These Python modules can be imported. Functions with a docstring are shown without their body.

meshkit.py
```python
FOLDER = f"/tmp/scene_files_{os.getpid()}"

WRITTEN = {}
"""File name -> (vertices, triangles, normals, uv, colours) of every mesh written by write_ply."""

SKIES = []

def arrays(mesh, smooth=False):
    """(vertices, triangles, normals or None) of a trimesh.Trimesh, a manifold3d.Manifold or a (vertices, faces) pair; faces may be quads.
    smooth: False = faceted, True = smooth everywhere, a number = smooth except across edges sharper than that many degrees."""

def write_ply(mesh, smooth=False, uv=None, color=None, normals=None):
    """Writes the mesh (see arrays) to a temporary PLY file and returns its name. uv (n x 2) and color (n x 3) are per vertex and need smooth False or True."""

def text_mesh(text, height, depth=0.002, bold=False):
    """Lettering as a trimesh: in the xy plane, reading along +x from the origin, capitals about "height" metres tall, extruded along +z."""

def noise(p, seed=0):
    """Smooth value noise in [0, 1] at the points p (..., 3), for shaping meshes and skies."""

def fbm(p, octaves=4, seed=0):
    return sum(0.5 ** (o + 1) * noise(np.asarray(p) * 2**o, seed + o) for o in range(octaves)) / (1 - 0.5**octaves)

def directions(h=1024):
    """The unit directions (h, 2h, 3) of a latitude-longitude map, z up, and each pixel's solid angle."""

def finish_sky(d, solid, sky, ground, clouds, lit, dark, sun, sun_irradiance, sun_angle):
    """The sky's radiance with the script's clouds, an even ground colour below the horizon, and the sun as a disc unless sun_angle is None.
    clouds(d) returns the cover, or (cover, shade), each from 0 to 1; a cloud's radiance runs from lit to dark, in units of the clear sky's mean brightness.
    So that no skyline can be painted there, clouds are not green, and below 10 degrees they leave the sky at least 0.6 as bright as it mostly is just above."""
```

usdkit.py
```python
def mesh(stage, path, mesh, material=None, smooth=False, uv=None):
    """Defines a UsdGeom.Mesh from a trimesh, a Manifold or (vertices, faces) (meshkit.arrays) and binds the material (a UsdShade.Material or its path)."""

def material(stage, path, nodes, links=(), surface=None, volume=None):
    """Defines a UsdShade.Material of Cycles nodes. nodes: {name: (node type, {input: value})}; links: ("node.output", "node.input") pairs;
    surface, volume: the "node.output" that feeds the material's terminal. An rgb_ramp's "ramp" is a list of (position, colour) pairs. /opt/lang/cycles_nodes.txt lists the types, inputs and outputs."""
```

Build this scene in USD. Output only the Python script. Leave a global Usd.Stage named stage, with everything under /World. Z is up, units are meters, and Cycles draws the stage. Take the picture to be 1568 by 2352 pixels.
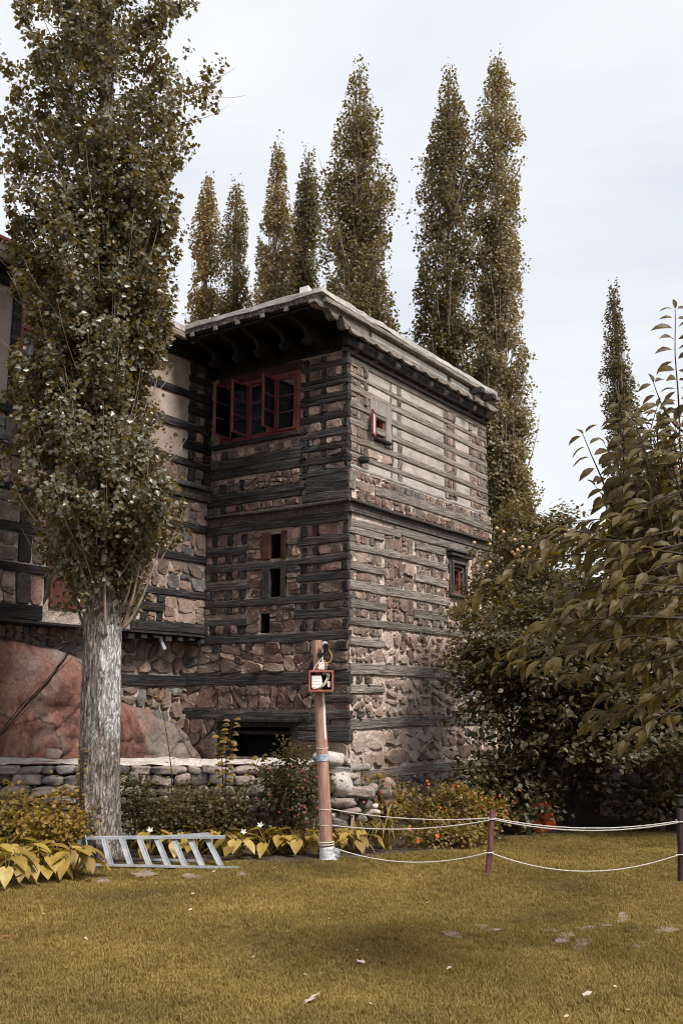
import math, numpy as np, trimesh, usdkit
import meshkit
from pxr import Usd, UsdGeom, UsdLux, UsdShade, Gf, Sdf, Vt
from shapely.geometry import Polygon

stage = Usd.Stage.CreateInMemory()
UsdGeom.SetStageUpAxis(stage, UsdGeom.Tokens.z)
UsdGeom.Xform.Define(stage, '/World')

# ------------------------------------------------------------------ camera, sky, sun
PITCH = math.atan(772 / 3982)
cam = UsdGeom.Camera.Define(stage, '/World/camera')
cam.AddTranslateOp().Set(Gf.Vec3d(0, 0, 1.6))
cam.AddRotateXOp().Set(90 + math.degrees(PITCH))
cam.CreateFocalLengthAttr(35.0)
cam.CreateHorizontalApertureAttr(24.0)
cam.CreateVerticalApertureAttr(36.0)
cam.CreateExposureAttr(1.9)
cam.CreateClippingRangeAttr(Gf.Vec2f(0.1, 5000))

SUN_AZ, SUN_EL = math.radians(136), math.radians(50)
sun = UsdLux.DistantLight.Define(stage, '/World/sun')
sun.CreateIntensityAttr(0.4)
sun.CreateAngleAttr(16.0)
sun.CreateNormalizeAttr(True) if hasattr(sun, 'CreateNormalizeAttr') else None
sun.CreateColorAttr(Gf.Vec3f(1.0, 0.95, 0.88))
sun.AddRotateZOp().Set(-math.degrees(SUN_AZ))
sun.AddRotateXOp().Set(-(90 - math.degrees(SUN_EL)))

sky = UsdLux.DomeLight.Define(stage, '/World/sky')
sky.GetPrim().SetCustomDataByKey('kind', 'structure')
skym = usdkit.material(stage, '/World/Looks/sky', {
    'tc': ('texture_coordinate', {}),
    'mp': ('mapping', {'scale': (1.2, 1.2, 3.2), 'rotation': (0.25, 0.1, 0.4)}),
    'n': ('noise_texture', {'scale': 1.6, 'detail': 5.0, 'roughness': 0.5, 'distortion': 0.4}),
    'rp': ('rgb_ramp', {'ramp': [(0.32, (4.05, 4.35, 4.9)), (0.5, (4.95, 5.1, 5.3)), (0.66, (5.5, 5.52, 5.55))]}),
    'sk': ('sky_texture', {'sky_type': 'single_scattering', 'sun_disc': False, 'sun_elevation': SUN_EL, 'sun_rotation': SUN_AZ}),
    'mx': ('mix', {'mix_type': 'mix', 'fac': 0.93}),
    'bg': ('background_shader', {'strength': 0.05})},
    [('tc.generated', 'mp.vector'), ('mp.vector', 'n.vector'), ('n.fac', 'rp.fac'), ('sk.color', 'mx.color1'), ('rp.color', 'mx.color2'), ('mx.color', 'bg.color')],
    surface='bg.background')
UsdShade.MaterialBindingAPI.Apply(sky.GetPrim()).Bind(skym)

# ------------------------------------------------------------------ helpers
COUNT = {}
def numbered(parent, name):
    k = COUNT.get((parent, name), 0); COUNT[(parent, name)] = k + 1
    return f'{parent}/{name}' + (f'_{k:03d}' if k else '')
def tag(p, label=None, cat=None, group=None, kind=None):
    p = p.GetPrim() if hasattr(p, 'GetPrim') else p
    for k, v in (('label', label), ('category', cat), ('group', group), ('kind', kind)):
        if v: p.SetCustomDataByKey(k, v)
    return p
def thing(name, label, cat, loc=(0, 0, 0), rz=0, group=None, kind=None):
    path = numbered('/World', name)
    x = UsdGeom.Xform.Define(stage, path)
    x.AddTranslateOp().Set(Gf.Vec3d(*map(float, loc)))
    if rz: x.AddRotateZOp().Set(float(rz))
    tag(x, label, cat, group, kind)
    return path
def obj(parent, name, mesh, mat, smooth=False, label=None, kind=None):
    path = numbered(parent, name)
    m = usdkit.mesh(stage, path, mesh, mat, smooth)
    tag(m, label, None, None, kind)
    return path
def top(name, mesh, mat, label=None, cat=None, group=None, kind=None, smooth=False):
    path = obj('/World', name, mesh, mat, smooth)
    tag(stage.GetPrimAtPath(path), label, cat, group, kind)
    return path
class MB:
    def __init__(s): s.v, s.f, s.n = [], [], 0
    def add(s, m, T=None):
        if m is None: return s
        if hasattr(m, 'vertices'): v, f = np.asarray(m.vertices, float), np.asarray(m.faces)
        else: v, f = np.asarray(m[0], float), np.asarray(m[1])
        if f.shape[1] == 4: f = np.vstack([f[:, [0, 1, 2]], f[:, [0, 2, 3]]])
        if T is not None: v = v @ T[:3, :3].T + T[:3, 3]
        s.v.append(v); s.f.append(f + s.n); s.n += len(v); return s
    def out(s): return np.vstack(s.v), np.vstack(s.f)
def box(x0, x1, y0, y1, z0, z1, c=0.0):
    """A box; c > 0 chamfers its edges."""
    if c <= 0:
        m = trimesh.creation.box([x1 - x0, y1 - y0, z1 - z0]); m.apply_translation([(x0 + x1) / 2, (y0 + y1) / 2, (z0 + z1) / 2])
        return np.array(m.vertices), np.array(m.faces)
    P = []
    for x, sx in ((x0, 1), (x1, -1)):
        for y, sy in ((y0, 1), (y1, -1)):
            for z, sz in ((z0, 1), (z1, -1)):
                P += [(x + sx * c, y + sy * c, z), (x + sx * c, y, z + sz * c), (x, y + sy * c, z + sz * c)]
    h = trimesh.convex.convex_hull(np.array(P))
    return np.array(h.vertices), np.array(h.faces)
def tube(pts, r, sides=6, cap=True):
    p = np.asarray(pts, float); n = len(p)
    r = np.broadcast_to(r, (n,)).astype(float)
    t = np.gradient(p, axis=0); t /= np.linalg.norm(t, axis=1, keepdims=True) + 1e-12
    ref = np.where(np.abs(t[:, 2:]) < 0.9, [0, 0, 1.0], [1.0, 0, 0])
    if np.abs(t[:, 2]).max() > 0.7: ref = np.broadcast_to([0.31, 0.95, 0.02], t.shape)
    a = np.cross(t, ref); a /= np.linalg.norm(a, axis=1, keepdims=True) + 1e-12
    b = np.cross(t, a); g = np.arange(sides) * 2 * np.pi / sides
    v = p[:, None] + r[:, None, None] * (np.cos(g)[None, :, None] * a[:, None] + np.sin(g)[None, :, None] * b[:, None])
    i, j = np.meshgrid(np.arange(n - 1), np.arange(sides), indexing='ij')
    q = np.stack([i * sides + j, i * sides + (j + 1) % sides, (i + 1) * sides + (j + 1) % sides, (i + 1) * sides + j], -1).reshape(-1, 4)
    f = np.vstack([q[:, [0, 1, 2]], q[:, [0, 2, 3]]]); v = v.reshape(-1, 3)
    if cap:
        k = len(v); v = np.vstack([v, p[0], p[-1]]); j = np.arange(sides)
        f = np.vstack([f, np.stack([np.full(sides, k), (j + 1) % sides, j], 1), np.stack([np.full(sides, k + 1), (n - 1) * sides + j, (n - 1) * sides + (j + 1) % sides], 1)])
    return v, f
def bez(a, b, c, n=8):
    t = np.linspace(0, 1, n)[:, None]
    return (1 - t) ** 2 * np.array(a, float) + 2 * t * (1 - t) * np.array(b, float) + t * t * np.array(c, float)
def unit(v): return v / (np.linalg.norm(v, axis=-1, keepdims=True) + 1e-12)
def extr(poly, axis, a, b):
    """Polygon in (first, second) other axes extruded along axis from a to b."""
    m = trimesh.creation.extrude_polygon(Polygon(poly).buffer(0), b - a, engine='earcut')
    v = np.array(m.vertices)
    v = {'y': np.stack([v[:, 0], a + v[:, 2], v[:, 1]], 1), 'x': np.stack([a + v[:, 2], v[:, 0], v[:, 1]], 1), 'z': np.stack([v[:, 0], v[:, 1], a + v[:, 2]], 1)}[axis]
    return v, np.array(m.faces)
# measured positions: a point of the photograph (in a 1568 px wide copy) on the ground or at a depth
CP, SP, PF = math.cos(PITCH), math.sin(PITCH), 3982 * 1568 / 2731
def ray(x, y):
    X, Y = (x - 784) / PF, -(y - 1176) / PF
    return np.array([X, CP - SP * Y, SP + CP * Y])
def on_ground(x, y, z=0.0):
    r = ray(x, y); return np.array([0, 0, 1.6]) + r * (z - 1.6) / r[2]
def at(x, y, d):
    r = ray(x, y); return np.array([0, 0, 1.6]) + r * d / r[1]

# ------------------------------------------------------------------ materials
LK = '/World/Looks/'
def mat(name, nodes, links, surface='p.BSDF'): return usdkit.material(stage, LK + name, nodes, links, surface=surface)
def rough(name, cols, scale=6.0, stretch=(1, 1, 1), detail=5.0, bump=0.4, bscale=40.0, bdist=0.02, rough=0.85, spread=0.25, fine=0.35, sat=1.0, distortion=0.3, vor=0.0):
    """A weathered material: ramped noise in object space, finer noise over it, both in the bump; each object a little lighter or darker."""
    st = [(0.28 + 0.44 * k / max(len(cols) - 1, 1), c) for k, c in enumerate(cols)]
    nodes = {'tc': ('texture_coordinate', {}), 'oi': ('object_info', {}),
        'mp': ('mapping', {'scale': stretch}),
        'off': ('vector_math', {'math_type': 'multiply_add', 'vector2': (1, 1, 1)}), 'ofs': ('vector_math', {'math_type': 'scale', 'vector1': (7.3, 3.1, 5.7)}),
        'n1': ('noise_texture', {'scale': scale, 'detail': detail, 'roughness': 0.6, 'distortion': distortion}),
        'n2': ('noise_texture', {'scale': bscale, 'detail': 6.0, 'roughness': 0.65}),
        'rp': ('rgb_ramp', {'ramp': st}),
        'r2': ('map_range', {'from_min': 0.3, 'from_max': 0.7, 'to_min': 1 - fine, 'to_max': 1 + fine * 0.6}),
        'mr': ('map_range', {'from_min': 0.0, 'from_max': 1.0, 'to_min': 1 - spread, 'to_max': 1 + spread}),
        'mv': ('math', {'math_type': 'multiply'}),
        'hs': ('hsv', {'saturation': sat}),
        'ad': ('math', {'math_type': 'multiply_add', 'value2': 0.6}),
        'bp': ('bump', {'strength': bump, 'distance': bdist}),
        'p': ('principled_bsdf', {'roughness': rough, 'specular_ior_level': 0.25})}
    links = [('tc.object', 'off.vector1'), ('oi.random', 'ofs.scale'), ('ofs.vector', 'off.vector3'), ('off.vector', 'mp.vector'), ('mp.vector', 'n1.vector'), ('mp.vector', 'n2.vector'),
        ('n1.fac', 'rp.fac'), ('n2.fac', 'r2.value'), ('oi.random', 'mr.value'), ('r2.result', 'mv.value1'), ('mr.result', 'mv.value2'), ('mv.value', 'hs.value'), ('rp.color', 'hs.color'),
        ('hs.color', 'p.base_color'), ('n1.fac', 'ad.value1'), ('n2.fac', 'ad.value3'), ('ad.value', 'bp.height'), ('bp.normal', 'p.normal')]
    return mat(name, nodes, links)
def leafmat(name, cols, trans=0.3, rgh=0.45, spec=0.5, under=None, tint=(0.5, 0.34, 0.06)):
    st = [(k / max(len(cols) - 1, 1), c) for k, c in enumerate(cols)]
    nodes = {'g': ('geometry', {}), 'rp': ('rgb_ramp', {'ramp': st}), 'oi': ('object_info', {}), 'ad': ('math', {'math_type': 'add'}), 'fr': ('math', {'math_type': 'fraction'}),
        'p': ('principled_bsdf', {'roughness': rgh, 'specular_ior_level': spec}),
        'u': ('mix', {'mix_type': 'mix', 'color2': under or cols[len(cols) // 2]}),
        'tm': ('mix', {'mix_type': 'multiply', 'fac': 0.0, 'color2': (1, 1, 1)}),
        't': ('translucent_bsdf', {}), 'tg': ('mix', {'mix_type': 'mix', 'fac': 0.6, 'color2': tint}), 'm': ('mix_closure', {'fac': trans})}
    links = [('g.random_per_island', 'ad.value1'), ('oi.random', 'ad.value2'), ('ad.value', 'fr.value1'), ('fr.value', 'rp.fac'),
        ('rp.color', 'u.color1'), ('u.color', 'p.base_color'), ('rp.color', 'tg.color1'), ('tg.color', 't.color'), ('p.BSDF', 'm.closure1'), ('t.BSDF', 'm.closure2')]
    if under: links.append(('g.backfacing', 'u.fac'))
    else: nodes['u'][1]['fac'] = 0.0
    return mat(name, nodes, links, 'm.closure')
def plain(name, c, rgh=0.5, metal=0.0, spec=0.5): return mat(name, {'p': ('principled_bsdf', {'base_color': c, 'roughness': rgh, 'metallic': metal, 'specular_ior_level': spec})}, [])

STONE = [rough('stone_red', [(.095, .056, .046), (.19, .118, .095), (.285, .19, .155)], 5, bump=.8, bscale=24, bdist=.03),
         rough('stone_brown', [(.09, .062, .052), (.165, .12, .098), (.26, .195, .162)], 5, bump=.8, bscale=24, bdist=.03),
         rough('stone_pink', [(.17, .11, .088), (.29, .205, .165), (.39, .295, .245)], 5, bump=.7, bscale=24, bdist=.03),
         rough('stone_grey', [(.06, .056, .053), (.12, .112, .105), (.22, .2, .185)], 6, bump=.7, bscale=26, bdist=.03),
         rough('stone_dusty', [(.26, .19, .155), (.41, .315, .265), (.53, .43, .37)], 5, bump=.8, bscale=24, bdist=.04)]
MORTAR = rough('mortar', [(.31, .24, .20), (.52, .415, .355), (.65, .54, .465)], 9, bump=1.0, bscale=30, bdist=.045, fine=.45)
PLASTER = rough('plaster', [(.235, .198, .172), (.385, .338, .302), (.47, .42, .38)], 3.0, stretch=(1, 1, 2.2), bump=.6, bscale=26, bdist=.02, fine=.28, spread=.10)
PLASTER2 = rough('plaster_brown', [(.22, .17, .142), (.29, .228, .192), (.36, .29, .25)], 2.2, stretch=(1, 1, .6), bump=.3, bscale=30, bdist=.012, fine=.18, spread=.07)
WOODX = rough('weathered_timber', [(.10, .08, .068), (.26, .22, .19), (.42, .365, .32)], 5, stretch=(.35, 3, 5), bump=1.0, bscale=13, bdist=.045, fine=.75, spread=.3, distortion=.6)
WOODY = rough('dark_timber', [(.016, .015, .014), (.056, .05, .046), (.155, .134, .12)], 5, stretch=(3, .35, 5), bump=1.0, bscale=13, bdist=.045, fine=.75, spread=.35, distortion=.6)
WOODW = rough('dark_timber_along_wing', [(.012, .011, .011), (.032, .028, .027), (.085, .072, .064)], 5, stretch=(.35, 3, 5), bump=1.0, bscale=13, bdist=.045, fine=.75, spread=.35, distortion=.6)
WOODEND = rough('timber_end', [(.06, .05, .045), (.16, .135, .115), (.27, .235, .205)], 10, bump=.8, bscale=40, bdist=.02, fine=.5, spread=.35)
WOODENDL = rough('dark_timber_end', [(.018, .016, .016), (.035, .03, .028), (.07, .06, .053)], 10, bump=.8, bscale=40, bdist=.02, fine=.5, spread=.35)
CARVED = rough('carved_timber', [(.035, .03, .027), (.075, .063, .055), (.14, .12, .105)], 12, bump=.6, bscale=50, bdist=.01)
BOARD = rough('whitewashed_board', [(.42, .39, .36), (.72, .68, .64), (.82, .78, .74)], 4, stretch=(9, 2, .7), bump=.2, bscale=30, bdist=.006, fine=.2, spread=.05)
ROOFTOP = rough('pale_roof_earth', [(.30, .275, .25), (.44, .41, .38), (.56, .52, .485)], 5, bump=.6, bscale=30, bdist=.03, fine=.2, spread=.0)
BRUSH = rough('brushwood', [(.03, .026, .024), (.13, .115, .10), (.42, .38, .34)], 14, stretch=(1, 1, 1.6), bump=1.0, bscale=26, bdist=.05, fine=.5, spread=.0)
EAVE_SHADE = rough('shade_dark_eave_timber', [(.005, .005, .005), (.010, .009, .009), (.022, .019, .018)], 6, bump=.5, bscale=20, bdist=.01, fine=.4, spread=.2)  # shade under the overhang is put into this near-black timber colour
REDW = rough('red_painted_wood', [(.10, .028, .024), (.165, .044, .036), (.21, .072, .058)], 9, stretch=(2, 2, .6), bump=.2, bscale=40, bdist=.006, rough=.6, spread=.15)
REDDARK = rough('dark_red_wood', [(.035, .016, .013), (.07, .026, .02), (.11, .04, .03)], 6, bump=.3, bscale=40, bdist=.01, rough=.7)
DARK = plain('dark_interior', (.012, .012, .013), .9, spec=.1)
ROCK = mat('red_rock', {'tc': ('texture_coordinate', {}), 'mp': ('mapping', {'scale': (1, 1, .55), 'rotation': (.2, .3, 0)}),
    'n1': ('noise_texture', {'scale': 1.5, 'detail': 7.0, 'roughness': .62, 'distortion': 1.1}), 'n2': ('noise_texture', {'scale': 16.0, 'detail': 9.0, 'roughness': .78}),
    'n3': ('noise_texture', {'scale': .9, 'detail': 3.0}),
    'rp': ('rgb_ramp', {'ramp': [(.30, (.07, .045, .038)), (.40, (.16, .072, .054)), (.5, (.26, .122, .092)), (.6, (.32, .18, .14)), (.72, (.36, .265, .225))]}),
    'pr': ('rgb_ramp', {'ramp': [(.52, (0, 0, 0)), (.66, (1, 1, 1))]}),
    'mg': ('mix', {'mix_type': 'mix', 'color2': (.27, .225, .195)}), 'wv': ('vector_math', {'math_type': 'multiply_add', 'vector2': (.55, .55, .55)}), 'vo': ('voronoi_texture', {'feature': 'distance_to_edge', 'scale': .6}), 'ck': ('rgb_ramp', {'ramp': [(0.0, (.25, .22, .21)), (.007, (.65, .62, .6)), (.018, (1, 1, 1)), (1, (1, 1, 1))]}), 'cm': ('mix', {'mix_type': 'multiply', 'fac': 1.0}),
    'r2': ('map_range', {'from_min': .3, 'from_max': .7, 'to_min': .35, 'to_max': 1.35}), 'hs': ('hsv', {}), 'bp': ('bump', {'strength': 1.0, 'distance': .06}),
    'p': ('principled_bsdf', {'roughness': .85, 'specular_ior_level': .25})},
    [('tc.object', 'mp.vector'), ('mp.vector', 'n1.vector'), ('tc.object', 'n2.vector'), ('tc.object', 'n3.vector'), ('n1.fac', 'rp.fac'), ('n3.fac', 'pr.fac'), ('pr.color', 'mg.fac'), ('rp.color', 'mg.color1'),
     ('mg.color', 'cm.color1'), ('n1.color', 'wv.vector1'), ('tc.object', 'wv.vector3'), ('wv.vector', 'vo.vector'), ('vo.distance', 'ck.fac'), ('ck.color', 'cm.color2'), ('cm.color', 'hs.color'), ('n2.fac', 'r2.value'), ('r2.result', 'hs.value'), ('hs.color', 'p.base_color'), ('n2.fac', 'bp.height'), ('bp.normal', 'p.normal')])
DRY = [rough('dry_stone_grey', [(.11, .10, .092), (.21, .19, .175), (.33, .295, .27)], 5, bump=.7, bscale=22, bdist=.03),
       rough('dry_stone_tan', [(.15, .115, .095), (.26, .205, .175), (.37, .305, .265)], 5, bump=.7, bscale=22, bdist=.03),
       rough('dry_stone_dark', [(.06, .054, .05), (.12, .108, .10), (.21, .19, .175)], 5, bump=.7, bscale=22, bdist=.03)]
BOULDER = rough('pale_boulder', [(.36, .31, .28), (.52, .47, .43), (.60, .55, .50)], 4, bump=.4, bscale=40, bdist=.01)
CAP = rough('pale_mortar_cap', [(.30, .26, .23), (.46, .41, .37), (.56, .505, .46)], 6, bump=.6, bscale=30, bdist=.03, spread=.0)
SOIL = rough('soil', [(.035, .024, .018), (.07, .05, .036), (.11, .08, .06)], 8, bump=.8, bscale=30, bdist=.04)
TWIG = rough('twig_bark', [(.10, .07, .055), (.22, .165, .13), (.34, .27, .22)], 12, stretch=(1, 1, .4), bump=.3, bscale=40, bdist=.004, spread=.2)
DTWIG = rough('dark_twig', [(.018, .014, .012), (.045, .032, .026), (.08, .058, .045)], 12, bump=.3, bscale=40, bdist=.004, spread=.2)
PBARK = rough('pale_bark', [(.15, .12, .10), (.28, .23, .19), (.40, .34, .29)], 3, stretch=(2.5, 2.5, .5), bump=.6, bscale=10, bdist=.05, spread=.1)
POPLEAF = leafmat('poplar_leaf', [(.012, .011, .005), (.02, .017, .007), (.028, .023, .009), (.045, .034, .010), (.022, .019, .009), (.03, .025, .010), (.13, .072, .010), (.06, .048, .02), (.018, .016, .007)], .2, .38, .65, under=(.10, .09, .056))
POPFAR = leafmat('far_poplar_leaf', [(.045, .037, .017), (.08, .062, .026), (.115, .082, .03), (.15, .10, .03), (.08, .064, .03), (.20, .12, .022), (.19, .155, .085)], .28, .5, .5, tint=(.5, .33, .07))
CHERRY = leafmat('cherry_leaf', [(.05, .034, .007), (.085, .056, .008), (.065, .045, .009), (.135, .082, .009), (.046, .035, .009), (.075, .05, .009)], .26, .5, .25, under=(.08, .058, .019), tint=(.42, .27, .03))
APPLE = leafmat('apple_leaf', [(.035, .028, .011), (.06, .046, .015), (.085, .062, .019), (.055, .044, .016), (.13, .088, .021)], .22, .5, .45, under=(.10, .085, .045))
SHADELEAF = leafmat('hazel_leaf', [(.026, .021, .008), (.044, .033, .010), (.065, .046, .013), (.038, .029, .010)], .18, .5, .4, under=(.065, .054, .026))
BUSH = leafmat('bush_leaf', [(.042, .032, .012), (.072, .052, .016), (.11, .074, .018), (.16, .103, .02), (.072, .056, .02), (.038, .031, .012)], .28, .5, .45)
BUSHY = leafmat('yellow_bush_leaf', [(.08, .055, .014), (.15, .096, .016), (.23, .14, .018), (.11, .074, .018), (.19, .112, .012)], .3, .5, .45)
BUSHD = leafmat('dark_bush_leaf', [(.03, .024, .011), (.052, .040, .015), (.08, .058, .019), (.038, .031, .014), (.11, .073, .02)], .25, .5, .45)
HOSTA = mat('hosta_leaf', {'tc': ('texture_coordinate', {}), 'oi': ('object_info', {}), 'rp': ('rgb_ramp', {'ramp': [(0, (.15, .098, .02)), (.35, (.26, .172, .034)), (.7, (.35, .24, .054)), (1, (.40, .285, .085))]}),
    'n': ('noise_texture', {'scale': 14.0, 'detail': 3.0}), 'mr': ('map_range', {'from_min': .3, 'from_max': .7, 'to_min': .75, 'to_max': 1.15}), 'hs': ('hsv', {}),
    'w': ('wave_texture', {'wave_type': 'rings', 'rings_direction': 'z', 'scale': 26.0}), 'bp': ('bump', {'strength': .35, 'distance': .006}),
    'p': ('principled_bsdf', {'roughness': .5, 'specular_ior_level': .4}), 't': ('translucent_bsdf', {'color': (.5, .34, .05)}), 'm': ('mix_closure', {'fac': .22})},
    [('oi.random', 'rp.fac'), ('tc.object', 'n.vector'), ('n.fac', 'mr.value'), ('mr.result', 'hs.value'), ('rp.color', 'hs.color'), ('hs.color', 'p.base_color'), ('p.BSDF', 'm.closure1'), ('t.BSDF', 'm.closure2')], 'm.closure')
STRAP = leafmat('strap_leaf', [(.09, .066, .02), (.15, .105, .028), (.21, .145, .035), (.27, .19, .055)], .25, .45, .5)
PETAL = leafmat('orange_petal', [(.40, .065, .012), (.48, .095, .018), (.34, .045, .01)], .25, .6, .3, tint=(.8, .15, .02))
PETALW = leafmat('white_petal', [(.75, .73, .68), (.82, .80, .76)], .3, .5, .4, tint=(.85, .82, .75))
HIP = plain('red_hip', (.45, .03, .03), .35)
FRUIT = plain('pale_apple', (.50, .30, .15), .45)
FALLEN = [leafmat('fallen_leaf_pale', [(.52, .40, .34), (.62, .50, .44)], .1, .6, .3), leafmat('fallen_leaf_tan', [(.42, .30, .20), (.36, .24, .13)], .1, .6, .3), leafmat('fallen_leaf_red', [(.20, .05, .045), (.28, .08, .06)], .1, .6, .3)]
ALU = rough('dull_aluminium', [(.20, .21, .22), (.31, .32, .335), (.42, .43, .44)], 6, stretch=(1, 1, 1), bump=.1, bscale=60, bdist=.002, rough=.42, fine=.2, spread=.05)
POLEW = rough('pole_wood', [(.20, .105, .075), (.33, .19, .14), (.44, .28, .22)], 5, stretch=(4, 4, .35), bump=.5, bscale=18, bdist=.01, fine=.35, spread=.0)
BOXW = rough('red_brown_box_wood', [(.19, .062, .042), (.30, .105, .075), (.36, .15, .11)], 8, stretch=(2, 2, .7), bump=.25, bscale=30, bdist=.004, rough=.6, spread=.12)
POSTW = rough('maroon_post_paint', [(.07, .026, .025), (.12, .048, .044), (.17, .09, .08)], 7, stretch=(3, 3, .5), bump=.4, bscale=30, bdist=.006, rough=.6, spread=.1)
POSTD = rough('dark_post_paint', [(.02, .012, .014), (.035, .02, .022), (.06, .035, .035)], 7, stretch=(3, 3, .5), bump=.4, bscale=30, bdist=.006, rough=.6, spread=.1)
ROPE = rough('pale_rope', [(.42, .38, .33), (.58, .53, .47), (.68, .63, .57)], 40, bump=.5, bscale=120, bdist=.004, spread=.05)
WHITEP = plain('white_plastic', (.72, .71, .68), .4)
GREYP = plain('grey_plastic', (.36, .37, .40), .35)
BLACKP = plain('black_plastic', (.018, .018, .02), .35)
LENS = plain('camera_lens', (.01, .01, .012), .08)
YWIRE = plain('yellow_cable', (.62, .34, .08), .5); BWIRE = plain('blue_cable', (.07, .14, .2), .5); WWIRE = plain('white_cable', (.7, .68, .63), .5)
ORANGE = rough('orange_plastic', [(.42, .07, .022), (.52, .095, .03), (.56, .12, .045)], 5, bump=.05, bscale=60, bdist=.002, rough=.5, fine=.12, spread=.0)
STICK = rough('blue_sticker', [(.10, .13, .22), (.34, .36, .42), (.60, .60, .62)], 30, stretch=(1, 1, 3), bump=.0, rough=.4, spread=.0)
PLAST = rough('cloudy_plastic_wrap', [(.26, .27, .28), (.46, .46, .46), (.66, .66, .66)], 12, stretch=(1, 1, 3), bump=.5, bscale=40, bdist=.01, rough=.35, spread=.0)
GLASS = mat('window_pane', {'fr': ('fresnel', {'IOR': 1.5}), 't': ('transparent_bsdf', {'color': (.55, .57, .6)}), 'g': ('glossy_bsdf', {'color': (.9, .9, .9), 'roughness': .05}), 'm': ('mix_closure', {})},
    [('fr.fac', 'm.fac'), ('t.BSDF', 'm.closure1'), ('g.BSDF', 'm.closure2')], 'm.closure')
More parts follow.
